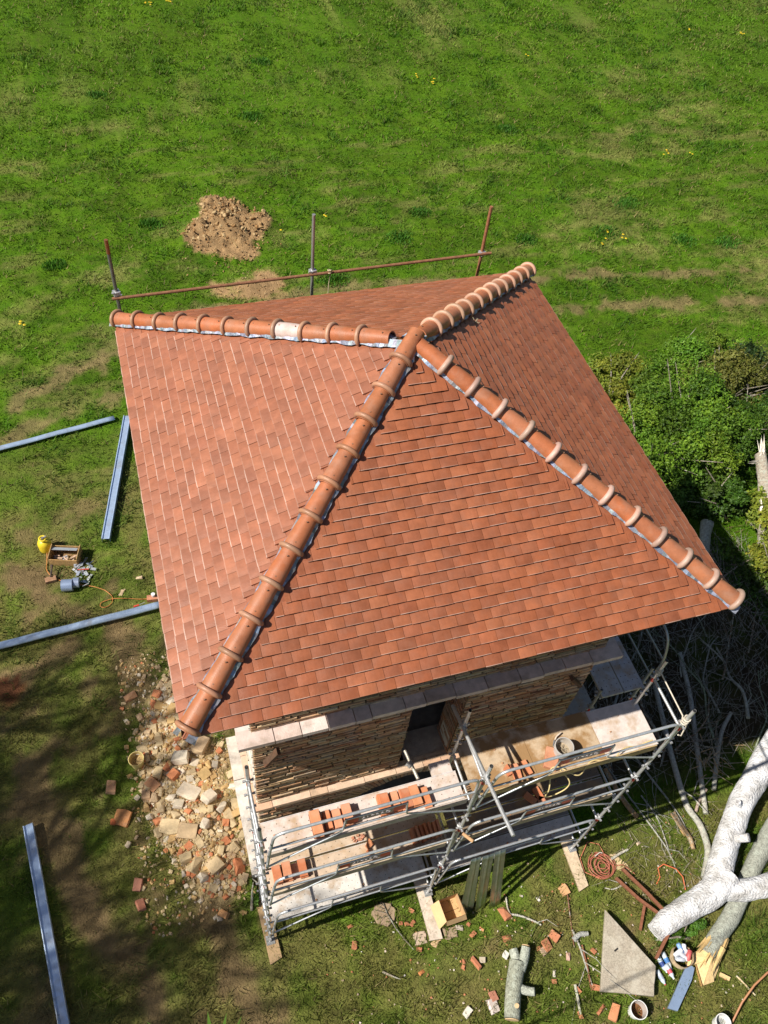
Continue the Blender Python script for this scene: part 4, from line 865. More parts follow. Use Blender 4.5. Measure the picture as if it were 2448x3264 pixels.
branch([(4.75, -3.9), (4.91, -4.56), (5.02, -4.98), (5.09, -5.39), (5.05, -5.75)], .026, GB, 'thin grey branch left of the thick curved branch', 2)
branch([(4.0, -4.0), (4.05, -4.6), (4.15, -5.0), (4.2, -5.08)], .05, (.40, .24, .12), 'brown broken branch with an orange torn end at the shadow edge', 0, .055)
branch([(4.95, -5.2), (4.98, -5.5), (5.05, -5.75), (5.0, -5.95)], .06, (.40, .27, .15), 'short rotten brown log with pale splinters beside the curved branch', 0, .04)
branch([(5.9, -4.95), (5.62, -5.12), (5.45, -5.3)], .035, (.48, .36, .30), 'short pinkish stick lying across the grass by the trunk fork', 0, .03)
branch([(3.3, -5.68), (3.55, -5.62), (3.72, -5.6)], .03, (.55, .50, .42), 'short whitish stick in the grass right of the cream board', 0, .02)
branch([(1.0, -6.05), (1.18, -6.12), (1.42, -6.30), (1.50, -6.38)], .022, (.55, .51, .45), 'pale crooked stick in front of the leaning sheets', 1, .016)
branch([(1.05, -5.75), (1.0, -5.95), (1.02, -6.05)], .02, (.50, .44, .36), 'short bent stick just right of the leaning sheets', 0)
branch([(2.03, -6.62), (2.05, -6.9), (2.02, -7.2), (2.0, -7.55)], .024, (.38, .36, .32), 'grey forked stick left of the big slab', 3)
branch([(1.70, -7.45), (1.66, -7.65), (1.60, -7.9)], .028, (.46, .44, .36), 'greenish short stick left of the tile pieces', 0, .022)
branch([(1.98, -6.78), (2.12, -6.72), (2.28, -6.76)], .05, (.42, .42, .40), 'short thick grey stub lying across the forked stick', 0, .04)
branch([(-1.55, -6.3), (-1.4, -6.42), (-1.28, -6.5)], .02, (.45, .38, .3), 'small brown stick in the grass below the round flat stone', 0)
branch([(4.65, -8.15), (4.72, -8.3), (4.82, -8.52)], .018, (.62, .48, .28), 'yellowish straight stick under the arching pipe', 0, .016)
branch([(3.4, -6.15), (3.1, -6.2), (2.95, -6.12)], .02, (.5, .46, .4), 'thin pale stick beside the upper end of the rusty bar', 1)
branch([(6.2, -7.35), (6.05, -7.8), (5.7, -8.2)], .015, GB, 'thin dark twig hanging below the lower trunk limb', 2)
words = ['grey', 'dark', 'brown', 'mossy', 'pale']; shp = ['straight', 'curved', 'crooked', 'forked']
spots = [(3.6, -2.8), (4.6, -1.6), (5.4, -3.2), (6.1, -1.2), (6.7, -2.7), (7.2, -1.9), (7.7, -3.0), (8.2, -2.0), (8.8, -2.9), (9.2, -1.6), (7.0, -.6), (8.0, -.9), (6.4, -3.6), (7.9, -3.8), (5.2, -2.0), (8.9, -3.7), (6.0, -.2), (9.6, -2.4), (4.4, -3.2), (7.4, -2.6)]
zones = ['nearest the side scaffold', 'under the right eave', 'in the middle of the shaded brushwood', 'above the white trunk', 'at the far edge of the roof shadow']
used = {}
for k, (x, y) in enumerate(spots):
    a = math.atan2(.85, .45) + random.uniform(-.5, .5); L_ = random.uniform(1.3, 2.9); cv = random.uniform(-.35, .35); r_ = random.choice((.018, .024, .03, .042))
    pts_ = []
    for i in range(6): t = i / 5 - .5; pts_.append((x + math.cos(a) * L_ * t - math.sin(a) * cv * (t * t * 4 - .5) + random.uniform(-.06, .06), y + math.sin(a) * L_ * t + math.cos(a) * cv * (t * t * 4 - .5) + random.uniform(-.06, .06), random.uniform(.03, .35)))
    wi = random.randrange(5); col = [(.24, .24, .22), (.13, .115, .09), (.20, .14, .09), (.20, .23, .15), (.33, .31, .26)][wi]  # branch colours darkened for the shade they lie in
    z_ = zones[0] if x < 4.7 else zones[3] if y < -2.9 and x > 6.2 else zones[4] if x > 8.4 else zones[1] if y > -1.5 else zones[2]
    lab = f'{words[wi]} {"thick" if r_ > .035 else "medium" if r_ > .022 else "thin"} {shp[1] if abs(cv) > .2 else shp[0]} dead branch {z_}'
    if lab in used: lab = lab.replace('dead branch', 'dead branch of ' + ('longer' if L_ > 2.1 else 'shorter') + ' length')
    used[lab] = 1; branch(pts_, r_, col, lab, random.randrange(2, 6), None, k)
mb = MB()
for k in range(1900):
    x, y = random.uniform(3.4, 10.2), random.uniform(-4.3, .6) - random.random() * .8 * (random.random() < .3); a = random.gauss(1.1, .8); L_ = random.uniform(.2, 1.0); z = gz(x, y) + random.uniform(.02, .25); m_ = (x + math.cos(a) * L_ * .5 + random.uniform(-.06, .06), y + math.sin(a) * L_ * .5 + random.uniform(-.06, .06), z + .03)
    mb.tube([(x, y, z), m_, (x + math.cos(a) * L_, y + math.sin(a) * L_, z + random.uniform(-.02, .08))], [.007, .005, .002], vary(random.choice([(.2, .18, .15), (.14, .11, .08), (.28, .25, .21)]), .2), 4, cap=False)  # twig colours darkened to add to the shade here
for k in range(260):
    x, y = random.uniform(3.6, 6.0), random.uniform(-6.6, -5.0); a = random.random() * 6.3; L_ = random.uniform(.06, .35); z = gz(x, y) + random.uniform(.02, .06)
    mb.tube([(x, y, z), (x + math.cos(a) * L_, y + math.sin(a) * L_, z + random.uniform(-.01, .05))], [.005, .002], vary(random.choice([(.3, .25, .18), (.22, .17, .12), (.45, .38, .26)]), .2), 4, cap=False)
for k in range(60):
    x, y = 6.3 + random.gauss(0, .22), -4.35 + random.gauss(0, .22); a = random.random() * 6.3; L_ = random.uniform(.1, .5); z = gz(x, y) + random.uniform(.02, .2); mb.tube([(x, y, z), (x + math.cos(a) * L_, y + math.sin(a) * L_, z + random.uniform(-.05, .12))], [.012, .005], vary(random.choice([(.5, .34, .18), (.4, .34, .26), (.3, .24, .18)]), .2), 5)
tag(mb.build('twig_litter', M_twig), kind='stuff')
# ================================================================ BUSHES
def leaves(mb_lists, cen, rad, n, size, cols, lump=.35, shell=.55):
    vs, cs = mb_lists
    ph = [random.random() * 6.3 for _ in range(6)]
    d = rng.normal(size=(n, 3)); d /= np.linalg.norm(d, axis=1)[:, None]; d[:, 2] = np.abs(d[:, 2]) * 1.0 - .12
    f = 1 + lump * (np.sin(d[:, 0] * 5 + ph[0]) * np.sin(d[:, 1] * 5.5 + ph[1]) + .6 * np.sin(d[:, 0] * 11 + ph[2] + d[:, 2] * 7) * np.sin(d[:, 1] * 12 + ph[3]))
    r_ = (shell + (1 - shell) * rng.random(n) ** .6) * f * (1 + .06 * rng.normal(size=n))
    p = np.array(cen) + d * r_[:, None] * np.array(rad)
    nn = d * .5 + rng.normal(size=(n, 3)) * .55 + np.array([0, 0, .55]); nn /= np.linalg.norm(nn, axis=1)[:, None]
    t = np.cross(nn, rng.normal(size=(n, 3))); t /= np.linalg.norm(t, axis=1)[:, None]; b = np.cross(nn, t)
    s_ = (size * (.6 + .8 * rng.random(n)))[:, None]
    vs.append(np.stack([p - t * s_, p + b * s_ * .55 + nn * s_ * .15, p + t * s_, p - b * s_ * .55 + nn * s_ * .15], 1))
    ci = rng.random(n); cl = np.sin(d[:, 0] * 9 + ph[4]) * np.sin(d[:, 1] * 9 + ph[5]) * .5 + .5
    c = np.array(cols[0]) * (1 - ci[:, None]) + np.array(cols[1]) * ci[:, None]; c = c * (.8 + .5 * cl[:, None]); cs.append(np.repeat(c, 4, 0))
def bush(name, label, cat, base, parts, n, size, cols, stems=7, group=None, shell=.55, lump=.35):
    root = empty(name, (base[0], base[1], gz(*base[:2])), label, cat, group); vs, cs = [], []
    for cen, rad, fr in parts:
        leaves((vs, cs), cen, (rad[0] * .8, rad[1] * .8, rad[2] * .7), int(n * fr * .35), size, cols, lump, .2); m = max(3, int(7 * max(rad)))
        for q in range(m):
            a = random.random() * 6.283; e_ = random.uniform(.1, 1.2); k = random.uniform(.25, .46); c2 = (cen[0] + rad[0] * .78 * math.cos(a) * math.cos(e_), cen[1] + rad[1] * .78 * math.sin(a) * math.cos(e_), cen[2] + rad[2] * .78 * math.sin(e_)); tn = random.uniform(.65, 1.35); yl = random.uniform(.9, 1.25)
            leaves((vs, cs), c2, (rad[0] * k, rad[1] * k, rad[2] * k), int(n * fr * .8 / m), size * random.uniform(.75, 1.15), [(c_[0] * tn * yl, c_[1] * tn, c_[2] * tn) for c_ in cols], lump, .5)
    co = np.concatenate(vs).reshape(-1, 3) - np.array(root.location); me = bpy.data.meshes.new('foliage'); np_mesh(me, co, np.arange(len(co)).reshape(-1, 4), np.concatenate(cs), False); me.materials.append(M_leaf)
    o = bpy.data.objects.new('foliage', me); COL.objects.link(o); o.parent = root
    sm = MB()
    for k in range(stems):
        cen, rad, fr = random.choice(parts); a = random.random() * 6.3; e_ = Vector(cen) + Vector((math.cos(a) * rad[0] * .75, math.sin(a) * rad[1] * .75, rad[2] * random.uniform(.3, 1.02))); b0 = Vector((base[0] + random.uniform(-.3, .3), base[1] + random.uniform(-.3, .3), root.location.z)); m_ = b0.lerp(e_, .5) + Vector((0, 0, .2)); sm.tube([b0, m_, e_, e_ + (e_ - m_) * .12], [.03, .02, .010, .004], (.26, .22, .17), 6)
    sm.build('stems', M_twig, root); return root
GR = [(.055, .135, .008), (.125, .225, .016)]; GD = [(.030, .080, .008), (.07, .135, .012)]; GY = [(.12, .18, .015), (.22, .25, .03)]
BG = 'bushes behind the right side of the roof'
bush('bush', 'big leafy green bush right against the far right side of the roof', 'bush', (8.9, 3.6), [((8.9, 3.7, .5), (1.35, 1.5, 1.2), .6), ((9.9, 2.9, .5), (1.2, 1.1, 1.1), .4)], 22000, .042, GR, 14, BG)
bush('bush', 'tall bright green bush in the middle of the thicket', 'bush', (10.4, 4.3), [((10.3, 4.4, .7), (1.3, 1.3, 1.35), .6), ((10.9, 3.4, .6), (1.1, 1.1, 1.2), .4)], 22000, .042, GR, 14, BG)
bush('bush', 'low yellowish leafy patch at the upper left edge of the thicket', 'bush', (8.7, 6.0), [((8.7, 5.9, .15), (1.1, 1.3, .6), .5), ((9.7, 6.6, .15), (1.2, 1.0, .55), .5)], 9000, .045, GY, 4, BG)
bush('bush', 'broad low bush along the top of the thicket below the track', 'bush', (11.2, 6.4), [((10.9, 6.3, .3), (1.3, 1.1, .8), .5), ((12.4, 6.5, .4), (1.3, 1.1, .9), .5)], 19000, .04, GR, 6, BG)
bush('bush', 'olive bush with bare twigs at the right of the thicket', 'bush', (12.2, 5.0), [((12.1, 5.0, .6), (1.2, 1.2, 1.2), 1)], 12000, .04, [(.07, .10, .012), (.14, .15, .03)], 14, BG)
bush('bush', 'dark green bush behind the splintered trunk', 'bush', (11.9, 3.3), [((11.9, 3.4, .6), (1.1, 1.1, 1.25), 1)], 12000, .04, GD, 9, BG)
bush('bush', 'dark shaded bush at the lower end of the thicket', 'bush', (10.0, 1.6), [((10.0, 1.75, .3), (.9, .75, .8), .6), ((9.2, 2.0, .3), (.8, .6, .7), .4)], 7500, .045, GD, 7, BG)
bush('evergreen_bush', 'nearly black evergreen at the right edge above the thicket', 'bush', (13.9, 5.9), [((13.75, 5.4, .5), (1.0, 1.2, 1.2), .6), ((13.6, 3.9, .5), (.9, 1.1, 1.1), .4)], 14000, .042, [(.012, .034, .007), (.03, .06, .010)], 6)
bush('ivy', 'yellow-green ivy growing over the broken trunk at the right edge', 'ivy', (10.9, .9), [((10.75, .55, .6), (.55, .8, .75), .6), ((10.3, -.5, .4), (.5, .8, .7), .4)], 6500, .05, GY, 3)
bush('shrub', 'sunlit low shrub beside the shadow tip of the roof', 'bush', (11.2, -.9), [((11.3, -.9, .2), (.9, 1.0, .7), 1)], 6000, .045, GY, 4)
bush('undergrowth', 'dim leafy undergrowth along the roof shadow above the brushwood', 'bush', (9.3, -.2), [((9.5, -.3, .05), (.9, .9, .35), .5), ((10.2, -1.4, .05), (.8, 1.0, .4), .5)], 4000, .04, GD, 2)
bush('nettle_patch', 'green leafy weeds growing at the foot of the white trunk', 'weeds', (3.95, -7.25), [((3.75, -7.25, .03), (.4, .16, .2), .6), ((4.25, -7.22, .03), (.35, .14, .2), .4)], 2200, .028, [(.05, .13, .012), (.10, .19, .02)], 2)
bush('weed_clump', 'bright green weed clump beside the left scaffold foot', 'weeds', (-3.42, -4.42), [((-3.44, -4.42, .03), (.10, .28, .2), 1)], 900, .024, [(.05, .14, .012), (.12, .22, .02)], 2)
for k, (x, y, s_) in enumerate([(2.01, 23.64, .55), (5.4, 14.8, .6), (14.5, 15.5, .8), (12.9, 13.9, .9), (-2.7, 11.2, .5), (-2.6, 17.0, .5), (2.6, 13.0, .7), (6.6, 16.2, .5), (-5.8, 15.2, .45), (15.6, 13.0, .8), (9.8, 14.0, .5), (12, 21.3, .45), (3.4, 28, .5), (-3.6, 26, .45), (17.2, 12.6, .7)]):
    vs, cs = [], []; n = 420; s_ = min(s_, .62) * .8; a = rng.random(n) * 6.283; rr_ = s_ * .9 * rng.random(n) ** .75; px, py = x + np.cos(a) * rr_ * 1.25, y + np.sin(a) * rr_; pz = gh(px, py); h_ = (.08 + .11 * rng.random(n)) * np.clip(1 - .5 * rr_ / s_, .3, 1); an = rng.random(n) * 6.283; w_ = .018
    tip = np.stack([px + np.cos(an) * h_ * .5, py + np.sin(an) * h_ * .5, pz + h_], -1); p0 = np.stack([px - w_ * np.sin(an), py + w_ * np.cos(an), pz], -1); p1 = np.stack([px + w_ * np.sin(an), py - w_ * np.cos(an), pz], -1)
    co = np.stack([p0, p1, tip], 1).reshape(-1, 3); me = bpy.data.meshes.new('grass_tussock'); c0 = np.array([x, y, gz(x, y)])
    np_mesh(me, co - c0, np.arange(3 * n).reshape(-1, 3), np.repeat(np.array([.045, .14, .010]) * (.6 + 1.1 * rng.random((n, 1))) + np.array([.01, .03, 0]) * rng.random((n, 1)), 3, 0), False); me.materials.append(M_leaf)
    o = bpy.data.objects.new('grass_tussock', me); COL.objects.link(o); o.location = c0
    tag(o, 'dark green tussock of longer grass in the field beyond the tower', 'grass tussock', 'dark grass tussocks in the field')
for k, (x, y, m_) in enumerate([(10.29, 25.33, 5), (9.7, 25.9, 3), (17.98, 18.69, 4), (19.0, 18.4, 2), (13.26, 13.46, 3), (12.56, 13.35, 3), (12.9, 13.9, 2), (27.8, 28.6, 5), (-.6, 34.1, 6), (.4, 34.4, 5), (-6.89, 12.49, 3), (3.17, 16.43, 2), (25.1, 29.3, 3), (1.55, 15.73, 1), (15.5, 27.5, 2)]):
    mb = MB()
    for i in range(m_):
        px, py = x + random.uniform(-.16, .16), y + random.uniform(-.16, .16); z = gz(px, py) + random.uniform(.07, .13); mb.tube([(px, py, z - .1), (px, py, z)], .004, (.1, .2, .02), 4)
        mb.add([(px + .045 * math.cos(q * math.pi / 4), py + .045 * math.sin(q * math.pi / 4), z - .006) for q in range(8)] + [(px, py, z + .016)], [(q, (q + 1) % 8, 8) for q in range(8)], vary((.80, .58, .03), .1))
    tag(mb.build('dandelions', M_leaf), 'small cluster of yellow dandelions in the field grass', 'flowers', 'dandelion clusters in the field')
# ================================================================ RUBBLE HEAP
RC = {'buff': (.52, .40, .24), 'ochre': (.50, .33, .15), 'terracotta': (.50, .19, .09), 'whitish': (.66, .57, .45), 'tan': (.44, .32, .20), 'grey': (.38, .33, .27)}
def stone(x, y, z, sx, sy, sz, rz, col, shape):
    bm = bmesh.new(); pts_ = []
    if shape in ('slab', 'block'):
        for a in (-1, 1):
            for b in (-1, 1):
                for c in (-1, 1): pts_.append((a * random.uniform(.72, 1), b * random.uniform(.72, 1), c * random.uniform(.85, 1)))
        for k in range(3): pts_.append((random.uniform(-1.05, 1.05), random.choice((-1.02, 1.02)), random.uniform(-.8, .9)))
    elif shape == 'wedge':
        for a in (-1, 1):
            for b in (-1, 1): pts_.append((a, b * random.uniform(.6, 1), -1))
        pts_ += [(-.8, -.6, 1), (-.9, .7, .8), (random.uniform(.1, .6), 0, .5)]
    else:
        for k in range(13):
            v_ = Vector((random.gauss(0, 1), random.gauss(0, 1), random.gauss(0, 1))).normalized(); pts_.append(tuple(v_ * random.uniform(.85, 1.05)))
    for p in pts_: bm.verts.new((p[0] * sx / 2, p[1] * sy / 2, p[2] * sz / 2))
    r_ = bmesh.ops.convex_hull(bm, input=bm.verts[:]); bmesh.ops.delete(bm, geom=list({g for g in r_['geom_interior'] + r_['geom_unused'] if isinstance(g, bmesh.types.BMVert)}), context='VERTS')
    bmesh.ops.dissolve_limit(bm, angle_limit=.18, verts=bm.verts[:], edges=bm.edges[:]); bmesh.ops.bevel(bm, geom=bm.edges[:], offset=min(sx, sy, sz) * .045, segments=1, affect='EDGES')
    bmesh.ops.recalc_face_normals(bm, faces=bm.faces[:])
    M = Matrix.Rotation(rz, 3, 'Z') @ Matrix.Rotation(random.uniform(-.35, .35), 3, 'X') @ Matrix.Rotation(random.uniform(-.35, .35), 3, 'Y'); mb = MB(); bm.verts.index_update()
    for f in bm.faces: mb.face([M @ v_.co + Vector((x, y, z)) for v_ in f.verts], vary(col, .06))
    bm.free(); return mb
pl_, tries = [], 0
sizes = [(.24, .34)] * 16 + [(.15, .24)] * 105 + [(.09, .15)] * 168
for lo, hi in sizes:
    for t in range(160):
        x, y = random.uniform(-5.25, -3.42), random.uniform(-4.4, .9); s_ = random.uniform(lo, hi)
        if lo > .2 and not (-4.9 < x < -3.6 and -4.2 < y < -1.3): continue
        if not bool(inpoly(np.array([x]), np.array([y]), RUB)[0]): continue
        if y > -1.3 and x > -4.1 and random.random() < .85: continue
        if x > -3.75 and y > -2.7 and random.random() < .8: continue
        if all((x - a) ** 2 + (y - b) ** 2 > ((s_ + c) * .345) ** 2 for a, b, c in pl_): pl_.append((x, y, s_)); break
BIG = [(-4.30, -2.30, .46, .30, 'whitish', 'slab'), (-3.95, -1.45, .30, .40, 'tan', 'block'), (-4.35, -1.62, .34, .24, 'whitish', 'block'), (-4.75, -2.85, .44, .30, 'buff', 'slab'), (-4.45, -3.02, .42, .3, 'tan', 'slab'), (-3.95, -2.52, .26, .22, 'whitish', 'block'), (-4.05, -3.80, .30, .26, 'buff', 'slab'), (-3.62, -3.9, .2, .34, 'terracotta', 'wedge'), (-4.1, -3.0, .3, .3, 'whitish', 'chunk')]
pl_ = [p for p in pl_ if all((p[0] - b[0]) ** 2 + (p[1] - b[1]) ** 2 > (.5 * (p[2] + .25)) ** 2 for b in BIG)]
labs = {}
def addlab(o, lab): labs.setdefault(lab, []).append(o)
def place(x, y):
    v = ('near the top of the heap under the eave' if y > -.5 else 'beside the yellow bucket' if y > -1.9 and x < -4.6 else 'behind the plinth corner' if x > -3.9 and y > -2.7 else 'at the bottom tip of the heap' if y < -3.7 else 'on the left fringe of the heap' if x < -4.75 else 'in the upper middle of the heap' if y > -1.9 else 'in the thick of the heap' if y > -2.9 else 'at the wall foot by the scaffold' if x > -3.8 else 'in the lower middle of the heap')
    return v
GSET = 'rubble stones heaped along the left wall'
for (x, y, a, b, cn, sh) in BIG:
    h = .10 if sh == 'slab' else .2; o = stone(x, y, gz(x, y) + h * .45, a, b, h, random.uniform(-.6, .6), RC[cn], sh).build('rubble_stone', M_rub); addlab(o, f'very large {cn} stone {sh} {place(x, y)}')
for (x, y, s_) in pl_:
    cn = random.choices(list(RC), [42, 24, 9, 17, 16, 1])[0] if y > -3.4 else random.choices(list(RC), [28, 20, 18, 6, 24, 6])[0]; sh = random.choice(['slab', 'slab', 'wedge', 'wedge', 'chunk', 'block'])
    asp = random.uniform(.6, 1); h = s_ * (random.uniform(.25, .38) if sh == 'slab' else random.uniform(.45, .75))
    o = stone(x, y, gz(x, y) + h * .38, s_, s_ * asp, h, random.uniform(0, 3.14), RC[cn], sh).build('rubble_stone', M_rub)
    sz = 'large' if s_ > .24 else 'middling' if s_ > .18 else 'smallish' if s_ > .13 else 'small'; addlab(o, f'{sz} {"angular " if asp > .8 else "narrow "}{cn} stone {sh} {place(x, y)}')
for lab, os_ in labs.items():
    for o in os_: tag(o, lab, 'stone', GSET)
mb = MB()
for k in range(8000):
    x, y = random.uniform(-5.4, -3.38), random.uniform(-4.7, 1.0)
    if not bool(inpoly(np.array([x]), np.array([y]), RUB)[0]) and random.random() < .8: continue
    if k % 6 == 0 and not (x > -3.9 and y > -2.8):
        q = random.uniform(.05, .12); m2 = stone(x, y, gz(x, y) + q * .2, q, q * random.uniform(.5, 1), q * random.uniform(.3, .7), random.random() * 3, random.choices(list(RC.values()), [40, 28, 13, 9, 20, 2])[0], random.choice(['slab', 'wedge', 'chunk'])); mb.add(m2.v, m2.f, m2.c); continue
    s_ = random.uniform(.015, .075) * random.uniform(.6, 1) * (.6 if x > -3.9 else 1); M = Matrix.Rotation(random.random() * 3, 3, 'Z') @ Matrix.Rotation(random.uniform(-.8, .8), 3, 'X') @ Matrix.Rotation(random.uniform(-.8, .8), 3, 'Y')
    mb.box((x, y, gz(x, y) + s_ * .2), (s_, s_ * random.uniform(.5, 1), s_ * .6), vary(random.choices(list(RC.values()), [38, 28, 8, 12, 22, 4])[0], .2), M, .25)
tag(mb.build('rubble_grit', M_rub), kind='stuff')
# soil clods on the dug heap in the field
mb = MB()
for k in range(2200):
    x, y = random.uniform(-1.9, 1.5), random.uniform(12.4, 18.4)
    ih = bool(inpoly(np.array([x]), np.array([y]), HEAP)[0])
    if not ih and random.random() < (.75 if bool(inpoly(np.array([x]), np.array([y]), SCRAPE)[0]) else .93): continue
    s_ = random.uniform(.03, .10) * (2.2 if ih and y > 15.6 and random.random() < .3 else 1); mb2 = stone(x, y, gz(x, y) + s_ * .15, s_, s_ * .8, s_ * .7, random.random() * 3, random.choice([(.36, .23, .11), (.28, .16, .07), (.42, .30, .16)]), 'chunk'); mb.add(mb2.v, mb2.f, mb2.c)
tag(mb.build('soil_clods', M_mortar), kind='stuff')
# loose bricks and tile bits in the grass
def bit(x, y, s_, col, lab, sh='slab', h=.35, asp=.7, name='brick_piece', cat='brick', rz=None): tag(stone(x, y, gz(x, y) + s_ * h * .5 + .012, s_, s_ * asp, s_ * h, random.random() * 3 if rz is None else rz, col, sh).build(name, M_clay), lab, cat, 'brick bits scattered in the grass')
TR = (.47, .19, .10)
bit(-5.75, -1.78, .30, (.42, .25, .15), 'dusty brown brick lying alone left of the rubble and below the yellow bucket', asp=.62)
bit(-5.6, -2.42, .36, (.55, .25, .10), 'cracked orange tile piece lying alone left of the heap', h=.2, asp=.85); bit(-5.78, -2.45, .14, (.50, .15, .06), 'red crumb of brick touching the cracked orange tile')
bit(-4.98, -1.93, .30, (.46, .24, .13), 'large brown half brick just below the yellow bucket', h=.4); bit(-5.12, -2.1, .24, (.44, .29, .17), 'greyish half brick lower of the two under the yellow bucket', h=.4)
bit(-5.46, -3.72, .24, (.40, .18, .12), 'upper of two dusky bricks in the worn grass', h=.35); bit(-5.45, -4.08, .22, (.42, .17, .11), 'lower of two dusky bricks in the worn grass', h=.35)
bit(-4.07, -4.62, .24, (.52, .27, .12), 'pointed orange tile standing off the bottom tip of the heap', 'wedge'); bit(-5.18, .05, .26, (.44, .24, .13), 'triangular brown tile left of the upper heap', 'wedge'); bit(-5.05, -.45, .2, (.38, .26, .16), 'thin brown shard left of the heap above the bucket', 'wedge')
bit(-5.55, -2.95, .13, (.45, .36, .26), 'small tan stone with a dark shadow left of the heap', 'block', .5)
tb = [(.10, -6.63, .26, (.52, .20, .11), 'longest reddish brick lying flat in the grass left of the cut log', .3), (.93, -6.0, .26, TR, 'hooked orange brick piece right of the leaning sheets', .75), (1.66, -6.62, .2, TR, 'orange brick bit right of the cut log top', .8), (2.17, -5.94, .2, (.56, .32, .16), 'square ochre tile left of the right plank end', .9), (1.46, -6.72, .22, TR, 'triangular orange tile right of the log', .7), (1.37, -6.8, .15, (.5, .36, .26), 'pale pinkish stone touching the triangular tile', .8), (1.30, -6.73, .10, TR, 'small orange crumb left of the pale pinkish stone', .7), (.8, -6.42, .17, TR, 'square orange piece above the cut log', .9), (.22, -6.18, .14, TR, 'triangular orange chip between carton and log', .6), (.41, -6.14, .10, (.58, .26, .13), 'narrow orange chip right of the carton shadow', .6), (.2, -6.0, .08, TR, 'tiny orange chip below the leaning sheets', .8), (-.75, -5.49, .12, TR, 'orange chip left of the middle plank near the scaffold', .6), (-.79, -5.7, .12, TR, 'brightest orange chip left of the middle plank', .6), (-.9, -5.68, .09, TR, 'middle chip of three left of the middle plank', .8), (-1.0, -5.64, .08, TR, 'leftmost chip of three left of the middle plank', .8), (-1.9, -5.44, .11, TR, 'orange chip left of the round flat stone', .7), (-1.92, -5.76, .15, TR, 'orange chip lower left of the round flat stone', .7), (-.81, -6.14, .12, TR, 'orange chip left of the pale paving piece', .6), (-.88, -6.5, .12, (.6, .24, .09), 'rounded orange chip in the grass below the paving pieces', .8), (-.09, -6.55, .09, TR, 'small orange chip above the long reddish brick', .8), (-.14, -6.63, .08, TR, 'small orange chip left end of the long reddish brick', .8), (.24, -6.62, .13, (.42, .36, .28), 'small grey-brown stone right of the long reddish brick', .8), (1.36, -7.3, .1, TR, 'orange crumb right of the cut log', .8), (1.60, -7.9, .13, TR, 'orange chip at the bottom edge right of the log', .6), (1.0, -8.0, .14, (.45, .16, .1), 'red chip close to the bottom edge below the log', .6), (1.78, -7.0, .14, (.62, .40, .33), 'pinkish white broken tile left of the forked stick', .7), (2.27, -7.05, .12, TR, 'orange chip right of the grey forked stick', .7), (1.72, -7.55, .13, TR, 'dull orange chip by the greenish stick', .7), (2.05, -7.6, .17, TR, 'orange triangular bit at the lower left of the slab', .6), (2.0, -7.93, .22, TR, 'thin orange tile above the pair left of the white bucket', .3), (2.18, -8.04, .34, (.60, .26, .13), 'large ribbed orange tile left of the white bucket', .5), (.02, -6.0, .14, (.5, .42, .36), 'white pebble below the leaning sheets', .8), (.68, -6.66, .14, (.72, .70, .68), 'white stone chip left of the log top', .8), (-.30, -7.30, .2, (.68, .62, .56), 'white plaster lump near the bottom edge left of the log', .6), (.16, -7.34, .26, (.68, .58, .54), 'white rounded stone against the lower left of the cut log', .7), (.22, -7.2, .18, (.5, .22, .15), 'red stone touching the white rounded stone', .8), (1.42, -7.18, .14, (.62, .56, .5), 'pale chip of wood right of the log', .4), (1.63, -5.95, .1, (.7, .65, .6), 'white chip left of the ochre tile', .7), (-.45, -4.9, .1, TR, 'orange chip in the dirt under the scaffold', .7), (5.0, -5.6, .14, (.6, .36, .16), 'orange wood chip beside the curved branch', .6), (4.0, -5.55, .1, (.66, .5, .36), 'cream chip in the twiggy grass', .7), (4.55, -7.45, .2, (.64, .44, .2), 'yellow wood flake above the torn log end', .3), (4.42, -8.1, .2, (.68, .5, .25), 'yellow wood flake below the torn log end', .35), (-4.65, 3.0, .17, (.55, .42, .28), 'small tan tile piece between the tools and the roof edge', .6)]
for x, y, s_, c, lab, asp in tb: bit(x, y, s_, c, lab, random.choice(['slab', 'slab', 'wedge']), .3, asp)
mb = MB()
for k in range(700):
    x, y = random.uniform(-2.5, 5.5), random.uniform(-8.8, -5.3); s_ = random.uniform(.012, .035)
    mb.box((x, y, gz(x, y) + .02), (s_, s_ * random.uniform(.4, 1), s_ * .5), vary(random.choice([(.5, .2, .1), (.5, .4, .28), (.62, .56, .48), (.36, .28, .18)]), .2), rotz(random.random() * 3))
tag(mb.build('stone_chips', M_rub), kind='stuff')
